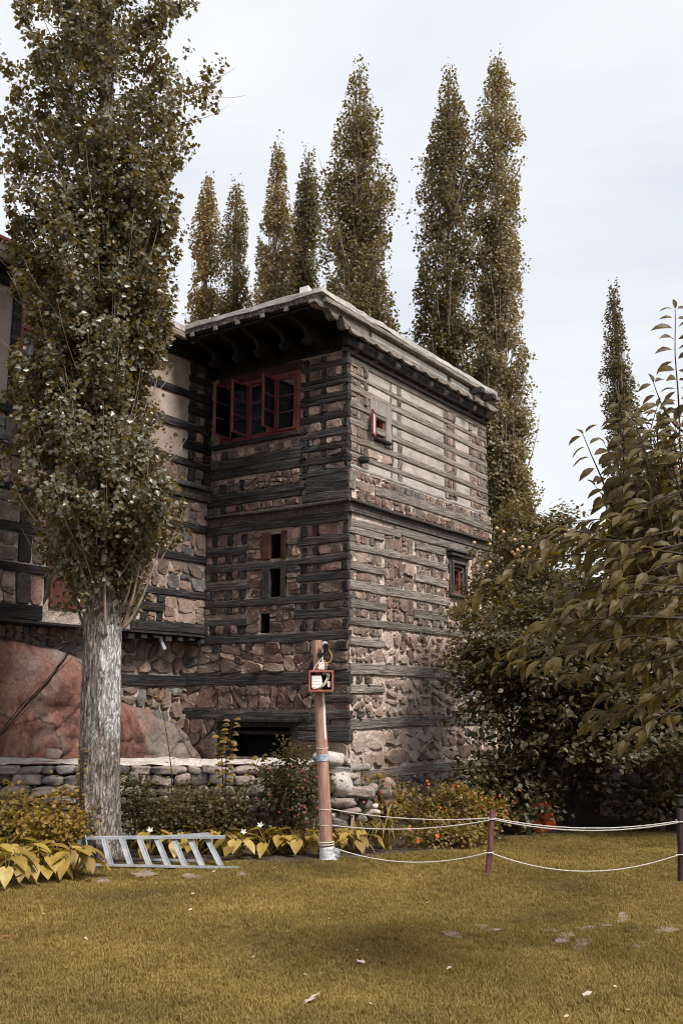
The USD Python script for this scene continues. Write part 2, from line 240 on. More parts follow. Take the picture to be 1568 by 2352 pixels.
# whitewashed bark of the near poplar: ridges, with flaking paint on the side that was painted
BARK = mat('poplar_bark', {'tc': ('texture_coordinate', {}), 'mp': ('mapping', {'scale': (7, 7, 1.5)}), 'sx': ('separate_xyz', {}),
    'n1': ('noise_texture', {'scale': 3.4, 'detail': 7.0, 'roughness': .7, 'distortion': 1.0}), 'n2': ('noise_texture', {'scale': 2.2, 'detail': 5.0, 'roughness': .7}), 'n3': ('noise_texture', {'scale': 9.0, 'detail': 6.0, 'roughness': .7}),
    'rp': ('rgb_ramp', {'ramp': [(.34, (.10, .08, .07)), (.45, (.21, .175, .153)), (.53, (.30, .256, .226)), (.64, (.39, .345, .31))]}),
    'z1': ('map_range', {'from_min': 2.52, 'from_max': 2.42, 'to_min': 0, 'to_max': 1, 'clamp': True}), 'z2': ('map_range', {'from_min': .98, 'from_max': 1.5, 'to_min': 0, 'to_max': 1, 'clamp': True}),
    'xa': ('map_range', {'from_min': -.10, 'from_max': .10, 'to_min': 0, 'to_max': 1, 'clamp': True}),
    'm1': ('math', {'math_type': 'multiply'}), 'm2': ('math', {'math_type': 'multiply'}), 'nn': ('math', {'math_type': 'multiply_add', 'value2': .9}), 'ne': ('math', {'math_type': 'add'}), 'wv': ('vector_math', {'math_type': 'multiply_add', 'vector2': (.9, .9, .9)}), 'vo': ('voronoi_texture', {'feature': 'distance_to_edge', 'scale': 4.2}), 'fi': ('map_range', {'from_min': .0, 'from_max': .10, 'to_min': 0, 'to_max': 1, 'clamp': True}), 'fc': ('rgb_ramp', {'ramp': [(0, (.45, .41, .38)), (.5, (.85, .83, .81)), (1, (1.08, 1.08, 1.08))]}), 'fm': ('mix', {'mix_type': 'multiply', 'fac': .7}), 'hh': ('math', {'math_type': 'multiply_add', 'value2': .6}), 'n4': ('math', {'math_type': 'multiply_add', 'value2': .8}),
    'th': ('map_range', {'from_min': 1.86, 'from_max': 1.95, 'to_min': 0, 'to_max': 1, 'clamp': True}), 'mx': ('mix', {'mix_type': 'mix', 'color2': (.53, .505, .485)}),
    'bp': ('bump', {'strength': 1.0, 'distance': .05}), 'p': ('principled_bsdf', {'roughness': .85, 'specular_ior_level': .2})},
    [('tc.object', 'mp.vector'), ('mp.vector', 'n1.vector'), ('tc.object', 'n2.vector'), ('tc.object', 'n3.vector'), ('n1.fac', 'rp.fac'), ('tc.object', 'sx.vector'), ('sx.z', 'z1.value'), ('sx.z', 'z2.value'), ('sx.x', 'xa.value'),
     ('z1.result', 'm1.value1'), ('z2.result', 'm1.value2'), ('m1.value', 'm2.value1'), ('xa.result', 'm2.value2'), ('n2.fac', 'nn.value1'), ('m2.value', 'nn.value3'), ('nn.value', 'n4.value3'), ('n3.fac', 'n4.value1'), ('n4.value', 'ne.value1'), ('n1.fac', 'ne.value2'),
     ('ne.value', 'th.value'), ('th.result', 'mx.fac'), ('rp.color', 'mx.color1'), ('n1.color', 'wv.vector1'), ('mp.vector', 'wv.vector3'), ('wv.vector', 'vo.vector'), ('vo.distance', 'fi.value'), ('fi.result', 'fc.fac'), ('mx.color', 'fm.color1'), ('fc.color', 'fm.color2'), ('fm.color', 'p.base_color'), ('n1.fac', 'hh.value1'), ('fi.result', 'hh.value3'), ('hh.value', 'bp.height'), ('bp.normal', 'p.normal')])
GROUND = mat('lawn_soil', {'g': ('geometry', {}), 'n1': ('noise_texture', {'scale': .7, 'detail': 5.0}), 'n2': ('noise_texture', {'scale': 30.0, 'detail': 6.0, 'roughness': .7}),
    'rp': ('rgb_ramp', {'ramp': [(.3, (.085, .056, .016)), (.5, (.115, .076, .02)), (.7, (.15, .10, .03))]}), 'r2': ('rgb_ramp', {'ramp': [(.3, (.35, .35, .35)), (.7, (1.25, 1.2, 1.15))]}),
    'mx': ('mix', {'mix_type': 'multiply', 'fac': 1.0}), 'bp': ('bump', {'strength': .8, 'distance': .03}), 'p': ('principled_bsdf', {'roughness': .95, 'specular_ior_level': .1})},
    [('g.position', 'n1.vector'), ('g.position', 'n2.vector'), ('n1.fac', 'rp.fac'), ('n2.fac', 'r2.fac'), ('rp.color', 'mx.color1'), ('r2.color', 'mx.color2'), ('mx.color', 'p.base_color'), ('n2.fac', 'bp.height'), ('bp.normal', 'p.normal')])
BARE = rough('bare_earth', [(.12, .085, .062), (.23, .175, .138), (.33, .265, .215)], 10, bump=.6, bscale=40, bdist=.02, spread=.0)
GRASS = mat('grass_blade', {'g': ('geometry', {}), 'oi': ('object_info', {}), 'n': ('noise_texture', {'scale': .8, 'detail': 5.0, 'roughness': .6}), 'wn': ('white_noise_texture', {'dimensions': '3D'}),
    'rp': ('rgb_ramp', {'ramp': [(.30, (.12, .09, .036)), (.43, (.20, .144, .045)), (.56, (.255, .183, .055)), (.70, (.35, .25, .08))]}), 'r2': ('rgb_ramp', {'ramp': [(0, (.72, .7, .7)), (.5, (1, 1, 1)), (.9, (1.2, 1.18, 1.2)), (1, (1.4, 1.45, 1.9))]}),
    'mx': ('mix', {'mix_type': 'multiply', 'fac': 1.0}), 'p': ('principled_bsdf', {'roughness': .6, 'specular_ior_level': .2}), 't': ('translucent_bsdf', {'color': (.30, .2, .03)}), 'm': ('mix_closure', {'fac': .25}),
    'ad': ('math', {'math_type': 'add'}), 'fr': ('math', {'math_type': 'fraction'})},
    [('g.position', 'n.vector'), ('n.fac', 'rp.fac'), ('oi.random', 'ad.value1'), ('g.random_per_island', 'ad.value2'), ('ad.value', 'fr.value1'), ('fr.value', 'r2.fac'), ('rp.color', 'mx.color1'), ('r2.color', 'mx.color2'), ('mx.color', 'p.base_color'), ('p.BSDF', 'm.closure1'), ('t.BSDF', 'm.closure2')], 'm.closure')

# ------------------------------------------------------------------ ground
def grid_sheet(x0, x1, y0, y1, nx, ny, zf):
    X, Y = np.meshgrid(np.linspace(x0, x1, nx), np.linspace(y0, y1, ny))
    v = np.stack([X, Y, zf(X, Y)], -1).reshape(-1, 3)
    i, j = np.meshgrid(np.arange(ny - 1), np.arange(nx - 1), indexing='ij')
    a = i * nx + j
    q = np.stack([a, a + 1, a + nx + 1, a + nx], -1).reshape(-1, 4)
    return v, q
def lawn_z(X, Y):
    p = np.stack([X, Y, np.zeros_like(X)], -1)
    return (meshkit.fbm(p * .8, 3, 5) - .5) * .07 + (meshkit.fbm(p * 4, 2, 9) - .5) * .012
big = [grid_sheet(-400, 400, -60, 3, 9, 3, lambda X, Y: X * 0 - .02), grid_sheet(-400, 400, 24, 600, 9, 5, lambda X, Y: X * 0 - .02),
       grid_sheet(-400, -9, 3, 24, 3, 3, lambda X, Y: X * 0 - .02), grid_sheet(9, 400, 3, 24, 3, 3, lambda X, Y: X * 0 - .02)]
mb = MB()
for b in big: mb.add(b)
mb.add(grid_sheet(-9, 9, 3, 24, 120, 140, lawn_z))
top('lawn', mb.out(), GROUND, kind='structure', smooth=True)
def ragged(points, seed, amp=.12, n=90):
    P = np.array(points + points[:1], float); d = np.r_[0, np.cumsum(np.linalg.norm(np.diff(P, axis=0), axis=1))]
    s = np.linspace(0, d[-1], n, endpoint=False)
    Q = np.stack([np.interp(s, d, P[:, 0]), np.interp(s, d, P[:, 1])], 1)
    w = meshkit.fbm(np.c_[Q * 2.2, np.zeros(n)], 3, seed) - .5; w2 = meshkit.fbm(np.c_[Q * 2.2, np.ones(n) * 7], 3, seed) - .5
    return Q + np.c_[w, w2] * amp * 3
def sheet_poly(P, dz):
    pg = Polygon(P).buffer(0)
    v, f = trimesh.creation.triangulate_polygon(pg, engine='earcut')
    v, f = trimesh.remesh.subdivide_to_size(np.c_[v, np.zeros(len(v))], f, .35)
    v[:, 2] = lawn_z(v[:, 0], v[:, 1]) + dz
    return v, f
top('flower_bed', sheet_poly(ragged([(-9, 9.9), (-3.4, 10.0), (-2.6, 10.55), (-.6, 10.75), (.5, 11.0), (1.2, 11.7), (1.9, 12.3), (3.2, 13.2), (6, 13.4), (9, 13.6), (9, 19), (-9, 19)], 3), .012), SOIL, kind='structure', smooth=True)
BAREPOLY = []
for x, y, w, h in ((1298, 2152, 26, 7), (1335, 2168, 32, 7), (1265, 2135, 22, 4), (1340, 2131, 22, 4), (1430, 2108, 18, 6), (1392, 2125, 18, 4), (1530, 2138, 30, 8), (1470, 2170, 20, 6), (1508, 2198, 28, 4), (1035, 2147, 26, 6),
                   (1105, 2125, 24, 4), (1140, 2133, 18, 3), (330, 2008, 40, 5), (440, 2015, 34, 4), (240, 2020, 30, 4), (1385, 2190, 14, 3), (560, 2008, 26, 3)):
    a = np.linspace(0, 2 * np.pi, 26, endpoint=False); rs = np.random.default_rng(int(x)); k = rs.uniform(.45, 1.3, 26); k = (k + np.roll(k, 1)) / 2 * (1 + .3 * np.sin(2 * a + rs.uniform(0, 6)))
    BAREPOLY.append(np.array([on_ground(x + w * k[i] * math.cos(a[i]), y + 1.5 * h * k[i] * math.sin(a[i]))[:2] for i in range(26)]))
for P in BAREPOLY:
    v, f = trimesh.creation.triangulate_polygon(Polygon(P).buffer(0), engine='earcut')
    top('bare_earth', (np.c_[v, lawn_z(v[:, 0], v[:, 1]) + .008], f), BARE, kind='structure')

# ------------------------------------------------------------------ the stone house: frame of its corner
C = np.array([0.1145, 15.0, 0.0]); RZ = 56.24
ca, sa = math.cos(math.radians(RZ)), math.sin(math.radians(RZ))
def house(u, v, z=0.0): return C + np.array([u * ca - v * sa, u * sa + v * ca, z])
class Face:
    """Wall plane: s along the wall, t up, n outwards. 'r' faces -v (tower right wall, wing wall), 'l' faces -u (tower left wall)."""
    def __init__(s, kind, o): s.kind, s.o = kind, o
    def __call__(s, v, f):
        v = np.asarray(v, float)
        if s.kind == 'r': return np.stack([v[:, 0], s.o - v[:, 2], v[:, 1]], 1), np.asarray(f)
        return np.stack([s.o - v[:, 2], v[:, 0], v[:, 1]], 1), np.asarray(f)[:, ::-1]
def clip(P, p, n):
    out = []; d = (P - p) @ n
    for i in range(len(P)):
        j = (i + 1) % len(P)
        if d[i] >= 0: out.append(P[i])
        if d[i] * d[j] < 0: out.append(P[i] + (P[j] - P[i]) * d[i] / (d[i] - d[j]))
    return np.array(out)
def area(P): x, y = P[:, 0], P[:, 1]; return .5 * abs(np.dot(x, np.roll(y, -1)) - np.dot(y, np.roll(x, -1)))
def split(P, target, rng, aspect=1.35, tilt=.16):
    if area(P) < target * rng.choice([.55, .8, 1.1, 1.7, 2.4]): return [P]
    lo, hi = P.min(0), P.max(0); w, h = hi - lo
    ang = rng.normal(0, tilt) + (0 if w > h * aspect * rng.uniform(.75, 1.3) else np.pi / 2)
    n = np.array([np.cos(ang), np.sin(ang)]); p = lo + (hi - lo) * rng.uniform(.33, .67, 2)
    A, B = clip(P, p, n), clip(P, p, -n)
    return [q for X in (A, B) if len(X) > 2 and area(X) > 2e-4 for q in split(X, target, rng, aspect, tilt)]
def stone(P, rng, gap=.016, proud=.03, rnd=None):
    rnd = (.2 if gap < .03 else .34) if rnd is None else rnd
    c = P.mean(0); lo, hi = P.min(0), P.max(0); w, h = np.maximum(hi - lo, .02)
    P = c + (P - c) * np.array([max(1 - gap / w, .5), max(1 - gap / h, .5)])
    Q = []
    for i in range(len(P)):
        a, b = P[i], P[(i + 1) % len(P)]
        if np.linalg.norm(b - a) < .012: continue
        Q += [a + (b - a) * rnd * rng.uniform(.5, 1.3), b - (b - a) * rnd * rng.uniform(.5, 1.3)]
    if len(Q) < 5: return None
    Q = np.array(Q)
    if len(Q) < 9:  # a few more points on the longest sides
        L = np.linalg.norm(np.roll(Q, -1, 0) - Q, axis=1); R = []
        for i in range(len(Q)):
            R.append(Q[i])
            if L[i] > .07: R.append((Q[i] + Q[(i + 1) % len(Q)]) / 2 + rng.normal(0, .004, 2))
        Q = np.array(R)
    Q += rng.normal(0, .0035, Q.shape); m = len(Q); c = Q.mean(0)
    bv_ = .017 if gap < .03 else .028; s = np.maximum(.62, 1 - np.array([bv_ / w, bv_ / h]))
    pr = proud * rng.uniform(.55, 1.35); tx, ty = rng.normal(0, .10, 2)
    lvl = lambda q, k: pr * k + tx * (q[:, 0] - c[0]) + ty * (q[:, 1] - c[1]) + rng.normal(0, .0035, len(q))
    in1 = c + (Q - c) * s
    v = np.vstack([np.c_[Q, np.full(m, -.05)], np.c_[Q, lvl(Q, .55)], np.c_[in1, lvl(in1, 1.0)], [[c[0], c[1], pr * rng.uniform(.95, 1.25)]]])
    i = np.arange(m); j = (i + 1) % m
    f = [np.stack([a * m + i, a * m + j, (a + 1) * m + j], 1) for a in (0, 1)] + [np.stack([a * m + i, (a + 1) * m + j, (a + 1) * m + i], 1) for a in (0, 1)] + [np.stack([2 * m + i, 2 * m + j, np.full(m, 3 * m)], 1)]
    return v, np.vstack(f)
def beam(s0, s1, t0, t1, n0, n1, rng, wob=.006, ch=.009):
    """A hand-hewn timber: chamfered section, slightly wavy along its length."""
    k = max(int((s1 - s0) / .14), 2); S = np.linspace(s0, s1, k + 1)
    sec = np.array([(t0, n0), (t0, n1 - ch), (t0 + ch, n1), ((t0 + t1) / 2, n1 + .002), (t1 - ch, n1), (t1, n1 - ch), (t1, n0)])
    m = len(sec); V = []
    a = rng.uniform(0, 100, 3); bow = rng.normal(0, .006) * min((s1 - s0), 3); slope = float(np.clip(rng.normal(0, .012), -.02, .02)) if wob > .004 else 0
    for s in S:
        u = (s - s0) / (s1 - s0)
        w = [float(meshkit.fbm(np.array([[s * 1.6 + a[q], q * 3.3, a[2]]]), 2, 3)[0] - .5) * wob * 3.2 for q in range(3)]
        q = sec.copy(); q[:3, 0] += w[0]; q[4:, 0] += w[1]; q[:, 0] += bow * 4 * u * (1 - u) + slope * (u - .5); q[1:6, 1] += w[2] * .8 + rng.normal(0, .0012, 5)
        V.append(np.c_[np.full(m, s), q])
    V = np.vstack(V); i, j = np.meshgrid(np.arange(k), np.arange(m), indexing='ij')
    a_ = i * m + j; b_ = i * m + (j + 1) % m
    q = np.stack([a_, a_ + m, b_ + m, b_], -1).reshape(-1, 4)
    caps = [[0, x, x + 1] for x in range(1, m - 1)] + [[k * m, k * m + x + 1, k * m + x] for x in range(1, m - 1)]
    return V, np.vstack([q[:, [0, 1, 2]], q[:, [0, 2, 3]], np.array(caps)])
def sheet(s0, s1, t0, t1, holes, amp, seed, step=.05, n=0.0):
    ss = sorted(set(np.round(np.r_[np.arange(s0, s1, step), s1, [h[0] for h in holes], [h[1] for h in holes]], 4)))
    ts = sorted(set(np.round(np.r_[np.arange(t0, t1, step), t1, [h[2] for h in holes], [h[3] for h in holes]], 4)))
    ss, ts = np.array([a for a in ss if s0 <= a <= s1]), np.array([a for a in ts if t0 <= a <= t1]); S, T = np.meshgrid(ss, ts)
    p = np.stack([S * 7, T * 7, np.full_like(S, seed)], -1)
    N = n + (meshkit.fbm(p, 3, seed) - .5) * amp * 2 + (meshkit.fbm(p * 4, 2, seed + 1) - .5) * amp
    v = np.stack([S, T, N], -1).reshape(-1, 3); i, j = np.meshgrid(np.arange(len(ts) - 1), np.arange(len(ss) - 1), indexing='ij')
    sm, tm = (ss[j] + ss[j + 1]) / 2, (ts[i] + ts[i + 1]) / 2; keep = np.ones(i.shape, bool)
    for h in holes: keep &= ~((sm > h[0]) & (sm < h[1]) & (tm > h[2]) & (tm < h[3]))
    a = (i * len(ss) + j)[keep]
    return v, np.stack([a, a + 1, a + len(ss) + 1, a + len(ss)], -1)
def opening(h, depth):
    """Reveal and dark back of an opening (s0, s1, t0, t1)."""
    s0, s1, t0, t1 = h; e = .025; m = MB()
    for a in ((s0 - e, s0, t0 - e, t1 + e), (s1, s1 + e, t0 - e, t1 + e), (s0, s1, t0 - e, t0), (s0, s1, t1, t1 + e)):
        m.add(box(a[0], a[1], a[2], a[3], -depth, -.012))
    m.add(box(s0 - e, s1 + e, t0 - e, t1 + e, -depth - .02, -depth))
    return m.out()

tower = thing('stone_tower', 'two storey stone and timber laced tower house with overhanging flat roof beside the lower wing', 'house', C, RZ)
wing = thing('house_wing', 'plastered and stone house wing behind the near poplar with red shutters', 'house', C, RZ)

class Wall:
    cnt = {}
    def __init__(s, owner, face, core, seed, wood, wend): s.owner, s.face, s.core, s.rng, s.wood, s.wend = owner, face, core, np.random.default_rng(seed), wood, wend
    def beam(s, s0, s1, t0, t1, n1=.032, n0=-.06, mat=None, name='beam', wob=.006, label=None):
        return obj(s.core, name, s.face(*beam(s0, s1, t0, t1, n0, n1, s.rng, wob)), mat or s.wood, False, label)
    def header(s, s0, s1, t0, t1, n1=None, mat=None):
        n1 = s.rng.uniform(.01, .05) if n1 is None else n1; e = s.rng.normal(0, .006, 4)
        P = np.array([(s0 + e[0], t0 + .004), (s1 + e[1], t0 + .004), (s1 + e[2], t1 - .004), (s0 + e[3], t1 - .004)])
        m = stone(P, s.rng, .004, n1, .1)
        if m is not None: obj(s.core, 'timber_end', s.face(*m), mat or s.wend)
    def stones(s, s0, s1, t0, t1, target=.03, gap=.018, proud=.03, mats=(0, 1, 2, 3), w=None, tilt=.16, aspect=1.35, holes=()):
        P = np.array([(s0, t0), (s1, t0), (s1, t1), (s0, t1)], float)
        for q in split(P, target, s.rng, aspect, tilt):
            c = q.mean(0)
            if any(h[0] < c[0] < h[1] and h[2] < c[1] < h[3] for h in holes): continue
            m = stone(q, s.rng, gap, proud)
            if m is None: continue
            k = Wall.cnt[s.owner] = Wall.cnt.get(s.owner, 0) + 1
            mi = s.rng.choice(mats, p=w); mm = STONE[mi]
            if k <= 300: obj(s.core, 'stone', s.face(*m), mm)
            else: REST.setdefault((s.owner, s.core, mi), MB()).add(s.face(*m))
    def panel(s, s0, s1, t0, t1, mat, n=.012):
        v, q = sheet(s0 + .004, s1 - .004, t0 + .003, t1 - .003, [], .004, int(s.rng.integers(1000)), .09, n)
        m = MB().add((v, q)).add(box(s0 + .004, s1 - .004, t0 + .003, t1 - .003, -.05, n - .006))
        obj(s.core, 'plaster_panel', s.face(*m.out()), mat)
    def pebbles(s, s0, s1, t0, t1, n, size=.022, holes=()):
        m = MB()
        for _ in range(n):
            c = s.rng.uniform((s0, t0), (s1, t1))
            if any(h[0] - .2 < c[0] < h[1] + .2 and h[2] - .05 < c[1] < h[3] + .05 for h in holes): continue
            r = size * s.rng.uniform(.5, 1.5); a = np.linspace(0, 2 * np.pi, 7, endpoint=False) + s.rng.uniform(0, 1)
            P = c + np.c_[np.cos(a) * r * 1.4, np.sin(a) * r] * s.rng.uniform(.7, 1.2, (7, 1))
            v = np.vstack([np.c_[P, np.full(7, -.03)], np.c_[c + (P - c) * .7, np.full(7, s.rng.uniform(.012, .03))], [[c[0], c[1], s.rng.uniform(.015, .035)]]]); i = np.arange(7); j = (i + 1) % 7
            m.add((v, np.vstack([np.stack([i, j, 7 + j], 1), np.stack([i, 7 + j, 7 + i], 1), np.stack([7 + i, 7 + j, np.full(7, 14)], 1)])))
        return m
REST = {}
PR = [.34, .36, .22, .08]; PD = [.25, .4, .2, .15]
def bands(w, rows, cols, fill):
    for t0, t1 in rows:
        for kind, s0, s1 in cols: fill(w, kind, s0, s1, t0, t1)

# ------------------------------------------------------------------ tower, right wall
hR = [(.80, 1.20, 5.90, 6.30), (3.38, 3.74, 3.57, 4.05), (4.46, 4.80, 6.65, 6.80)]
up = Face('r', .08); lo = Face('r', 0.0)
v1, q1 = sheet(-.0, 5.06, 5.2, 7.62, hR, .010, 4); v2, q2 = sheet(0, 5.06, -.3, 5.22, hR, .022, 7)
core = MB().add(up(v1, q1)).add(lo(v2, q2))
for fc, h in ((up, hR[0]), (lo, hR[1]), (up, hR[2])): obj(tower, 'room_back', fc(*opening(h, .35)), DARK)
core.add(box(0.0, 5.06, .0, .08, 5.20, 5.212))
wallR = obj(tower, 'wall', core.out(), MORTAR, False, 'sunlit right wall')
WOODU = rough('brown_grey_timber', [(.15, .122, .103), (.27, .225, .192), (.40, .345, .30)], 5, stretch=(.35, 3, 5), bump=1.0, bscale=13, bdist=.03, fine=.6, spread=.22, distortion=.6)
w = Wall(tower, up, wallR, 11, WOODU, WOODEND)
rows = [(7.09, 7.18), (6.82, 6.99), (6.62, 6.75), (6.34, 6.50), (6.07, 6.23), (5.78, 5.96), (5.52, 5.68), (5.30, 5.43)]
for i, (t0, t1) in enumerate(rows):
    if i < len(rows) - 1: w.beam(-.012, 5.07, rows[i + 1][1], t0, .030)
    cols = [('s', .13, .335), ('h', .335, .44), ('s', .44, .535), ('h', .535, .64), ('h', 1.37, 1.43), ('h', 1.605, 1.735), ('h', 3.29, 3.41), ('s', 3.41, 3.62), ('h', 3.62, 3.735), ('h', 4.32, 4.44), ('s', 4.44, 4.76), ('h', 4.76, 4.875), ('s', 4.875, 5.0), ('h', 5.0, 5.06), ('h', .03, .13)]
    for k, s0, s1 in cols:
        if k == 'h': w.header(s0, s1, t0, t1)
        elif not (i == 1 and s0 == 4.44): w.stones(s0, s1, t0, t1, .022, .014, .025, (0, 1, 2), (.2, .35, .45))
    if i == 1: w.header(4.44, 4.46, t0, t1)
    w.panel(1.43, 1.605, t0, t1, PLASTER); w.panel(1.735, 3.29, t0, t1, PLASTER); w.panel(3.735, 4.32, t0, t1, PLASTER)
    if i in (0, 1, 7): w.panel(.64, 1.37, t0, t1, PLASTER)
    if i == 2: w.panel(.64, 1.37, t0, t1, PLASTER)
    if i == 6: w.stones(.64, 1.37, t0, t1, .06, .014, .02, (1, 2), (.4, .6))
# round log moulding below the upper wall
s = np.linspace(.1, 4.9, 40); rl = np.random.default_rng(2)
lg = tube(np.c_[s, np.full(40, .045) + rl.normal(0, .004, 40), 5.258 + rl.normal(0, .004, 40)], .042 * rl.uniform(.9, 1.1, 40), 8)
obj(tower, 'log_moulding', lg, rough('grey_log', [(.15, .14, .13), (.26, .245, .23), (.34, .32, .3)], 4, stretch=(.3, 3, 3), bump=.4, spread=0), True)
obj(tower, 'knob', box(.33, .47, -.10, .06, 5.36, 5.47, .03), WOODENDL, False, 'black timber end sticking out of the right wall')
w = Wall(tower, lo, wallR, 21, WOODX, WOODEND)
w.beam(.74, 5.07, 4.90, 5.065, .03); w.beam(-.012, .16, 4.88, 5.2, .03, mat=WOODEND)
for k in range(13):
    s0 = .2 + k * .37
    if s0 < 4.8: w.header(s0 + .24, s0 + .35, 5.07, 5.21)
    w.stones(s0, s0 + .23, 5.07, 5.21, .022, .014, .03, (0, 1, 2, 3), PD)
    w.stones(s0, s0 + (.35 if k % 2 else .24), 4.735, 4.895, .028, .014, .035, (0, 1), (.75, .25), tilt=.08)
    if k % 2 == 0: w.header(s0 + .25, s0 + .34, 4.735, 4.895)
w.stones(.18, .72, 4.9, 5.06, .05, .014, .02, (2,), None)
# lower right wall: long timbers
for a in ((1.35, 4.15, 4.365, 4.50), (-.012, 3.14, 3.925, 4.05), (-.012, 3.2, 3.31, 3.47), (-.012, 4.3, 2.785, 2.91), (-.012, 5.07, 2.04, 2.21), (-.012, 5.07, 1.235, 1.39), (.3, 5.07, .51, .65)): w.beam(*a, .036, wob=.008)
for a in ((-.012, 1.5, 4.30, 4.42), (-.012, .98, 4.19, 4.30), (-.012, .99, 3.63, 3.76), (-.012, 1.05, 3.05, 3.18), (-.012, .94, 2.48, 2.62), (-.012, .95, 1.775, 1.90), (2.02, 3.07, 4.20, 4.325), (1.96, 3.12, 3.63, 3.765), (1.91, 3.10, 3.02, 3.185)): w.beam(*a, .042, wob=.007)
for t0, t1 in ((4.05, 4.19), (3.76, 3.925), (3.47, 3.63), (3.18, 3.31), (2.91, 3.05)):
    w.header(.0, .12, t0, t1); w.stones(.13, .55, t0, t1, .045, .016, .03, (0, 1, 2), (.45, .3, .25), tilt=.08); w.header(.56, .66, t0, t1); w.stones(.67, .76, t0, t1, .02, .014, .02, (0, 1, 2), (.5, .3, .2)); w.header(.77, .88, t0, t1)
    for s0 in (2.06, 2.3, 2.58, 2.82): w.header(s0, s0 + .1, t0, t1); w.stones(s0 + .11, s0 + .23, t0, t1, .012, .014, .02, (0, 1, 2), (.35, .4, .25))
    w.stones(3.1, 3.22, t0, t1, .012)
for t0, t1 in ((4.05, 4.36), (3.47, 3.925), (2.91, 3.31)):
    w.stones(1.02 if t0 != 2.91 else 1.07, 1.94, t0, t1, .04, .02, .035, (0, 1, 2), (.55, .25, .2), tilt=.1)
w.stones(4.16, 5.05, 3.47, 4.5, .05, .02, .03); w.stones(3.2, 5.05, 2.92, 3.3, .05, .02, .03); w.stones(3.12, 4.1, 2.92, 3.0, .02)
w.stones(.96, 3.4, 2.22, 2.77, .06, .06, .045, (0, 2, 4), (.25, .25, .5), tilt=.35); w.stones(3.4, 5.0, 2.22, 2.77, .07, .03, .04)
w.stones(.1, .9, 2.64, 2.77, .015, .02, .03, (2, 1, 3), (.5, .3, .2)); w.stones(.02, .92, 2.22, 2.47, .03, .03, .035, (1, 2), (.4, .6), tilt=.3)
w.stones(1.0, 3.4, 1.41, 2.02, .07, .065, .045, (0, 2, 4), (.15, .25, .6), tilt=.3); w.stones(3.4, 5.0, 1.41, 2.02, .08, .03, .04)
w.stones(.02, .95, 1.41, 1.76, .03, .035, .03, (1, 2), (.4, .6), tilt=.35)
w.stones(.02, 3.4, .67, 1.22, .09, .05, .045, (0, 2, 4), (.15, .3, .55), tilt=.25, aspect=1.6); w.stones(3.4, 5.0, .67, 1.22, .1, .03, .04)
w.stones(.3, 5.0, -.05, .5, .07, .03, .045, (1, 2, 3), (.4, .3, .3), tilt=.3)
for s0, t0 in ((.30, 2.63), (.62, 2.64), (.16, 1.91), (.42, 1.91), (1.5, 1.93), (2.2, 1.92), (2.75, 1.92), (.2, 1.40), (.5, 1.40), (1.2, 1.10), (2.2, 1.12), (1.45, 2.66), (2.1, 2.66)):
    w.header(s0, s0 + .11, t0, t0 + .12, .075)
peb = w.pebbles(.1, 4.2, 2.22, 2.77, 110); peb.add(w.pebbles(.1, 4.2, 1.41, 2.02, 130).out()); peb.add(w.pebbles(.02, 3.4, .67, 1.22, 90).out()); peb.add(w.pebbles(.9, 2.0, 2.95, 4.3, 60, .015).out())
obj(wallR, 'mortar_pebbles', lo(*peb.out()), MORTAR, False, None, 'stuff')
# carved band (both walls)
def relief(s0, s1, t0, t1, n, step):
    m = MB(); k = int((s1 - s0) / step)
    for i in range(k):
        for r in range(2):
            c = np.array([s0 + (i + .5 * (r + 1)) * step, t0 + (t1 - t0) * (.28 + .44 * r)]); a, b = step * .42, (t1 - t0) * .22
            v = np.array([(c[0] - a, c[1], n), (c[0], c[1] - b, n), (c[0] + a, c[1], n), (c[0], c[1] + b, n), (c[0], c[1], n + .018)])
            m.add((v, np.array([[0, 1, 4], [1, 2, 4], [2, 3, 4], [3, 0, 4]])))
    return m.out()
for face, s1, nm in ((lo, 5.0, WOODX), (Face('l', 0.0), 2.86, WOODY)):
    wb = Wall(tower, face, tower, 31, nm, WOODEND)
    cb = wb.beam(-.09, s1, 4.665, 4.715, .13, mat=CARVED, name='carved_cornice')
    obj(tower, 'carved_band', face(*beam(-.06, s1, 4.515, 4.663, -.05, .055, wb.rng, .002)), CARVED)
    obj(tower, 'carved_relief', face(*relief(-.04, s1 - .05, 4.535, 4.625, .056, .062)), CARVED, False, None, 'stuff')
    obj(tower, 'carved_bead', face(*relief(-.04, s1 - .05, 4.63, 4.66, .075, .03)), CARVED, False, None, 'stuff')
# small window with the open red casement
fr = MB()
for b in ((.71, .80, 5.83, 6.50), (1.20, 1.36, 5.80, 6.52), (.80, 1.20, 6.30, 6.52)): fr.add(box(*b, -.03, .045, .008))
wf = obj(tower, 'window_frame', up(*fr.out()), rough('grey_frame', [(.16, .14, .125), (.27, .24, .215), (.35, .32, .29)], 5, stretch=(3, 3, .5), bump=.4, spread=.05))
obj(wf, 'inner_frame', up(*MB().add(box(.80, .84, 5.90, 6.30, -.1, .0, .004)).add(box(1.15, 1.20, 5.90, 6.30, -.1, .0, .004)).add(box(.84, 1.15, 6.26, 6.30, -.1, 0, .004)).add(box(.84, 1.15, 5.9, 5.93, -.1, 0, .004)).out()), REDW)
obj(wf, 'curtain', up(*MB().add(tube([(.98, 5.92, -.14), (.97, 6.26, -.14)], .05)).add(tube([(1.09, 5.92, -.13), (1.085, 6.26, -.13)], .05)).out()), REDW)
obj(wf, 'sill', up(*box(.84, 1.30, 5.845, 5.895, -.02, .10, .01)), WOODENDL)
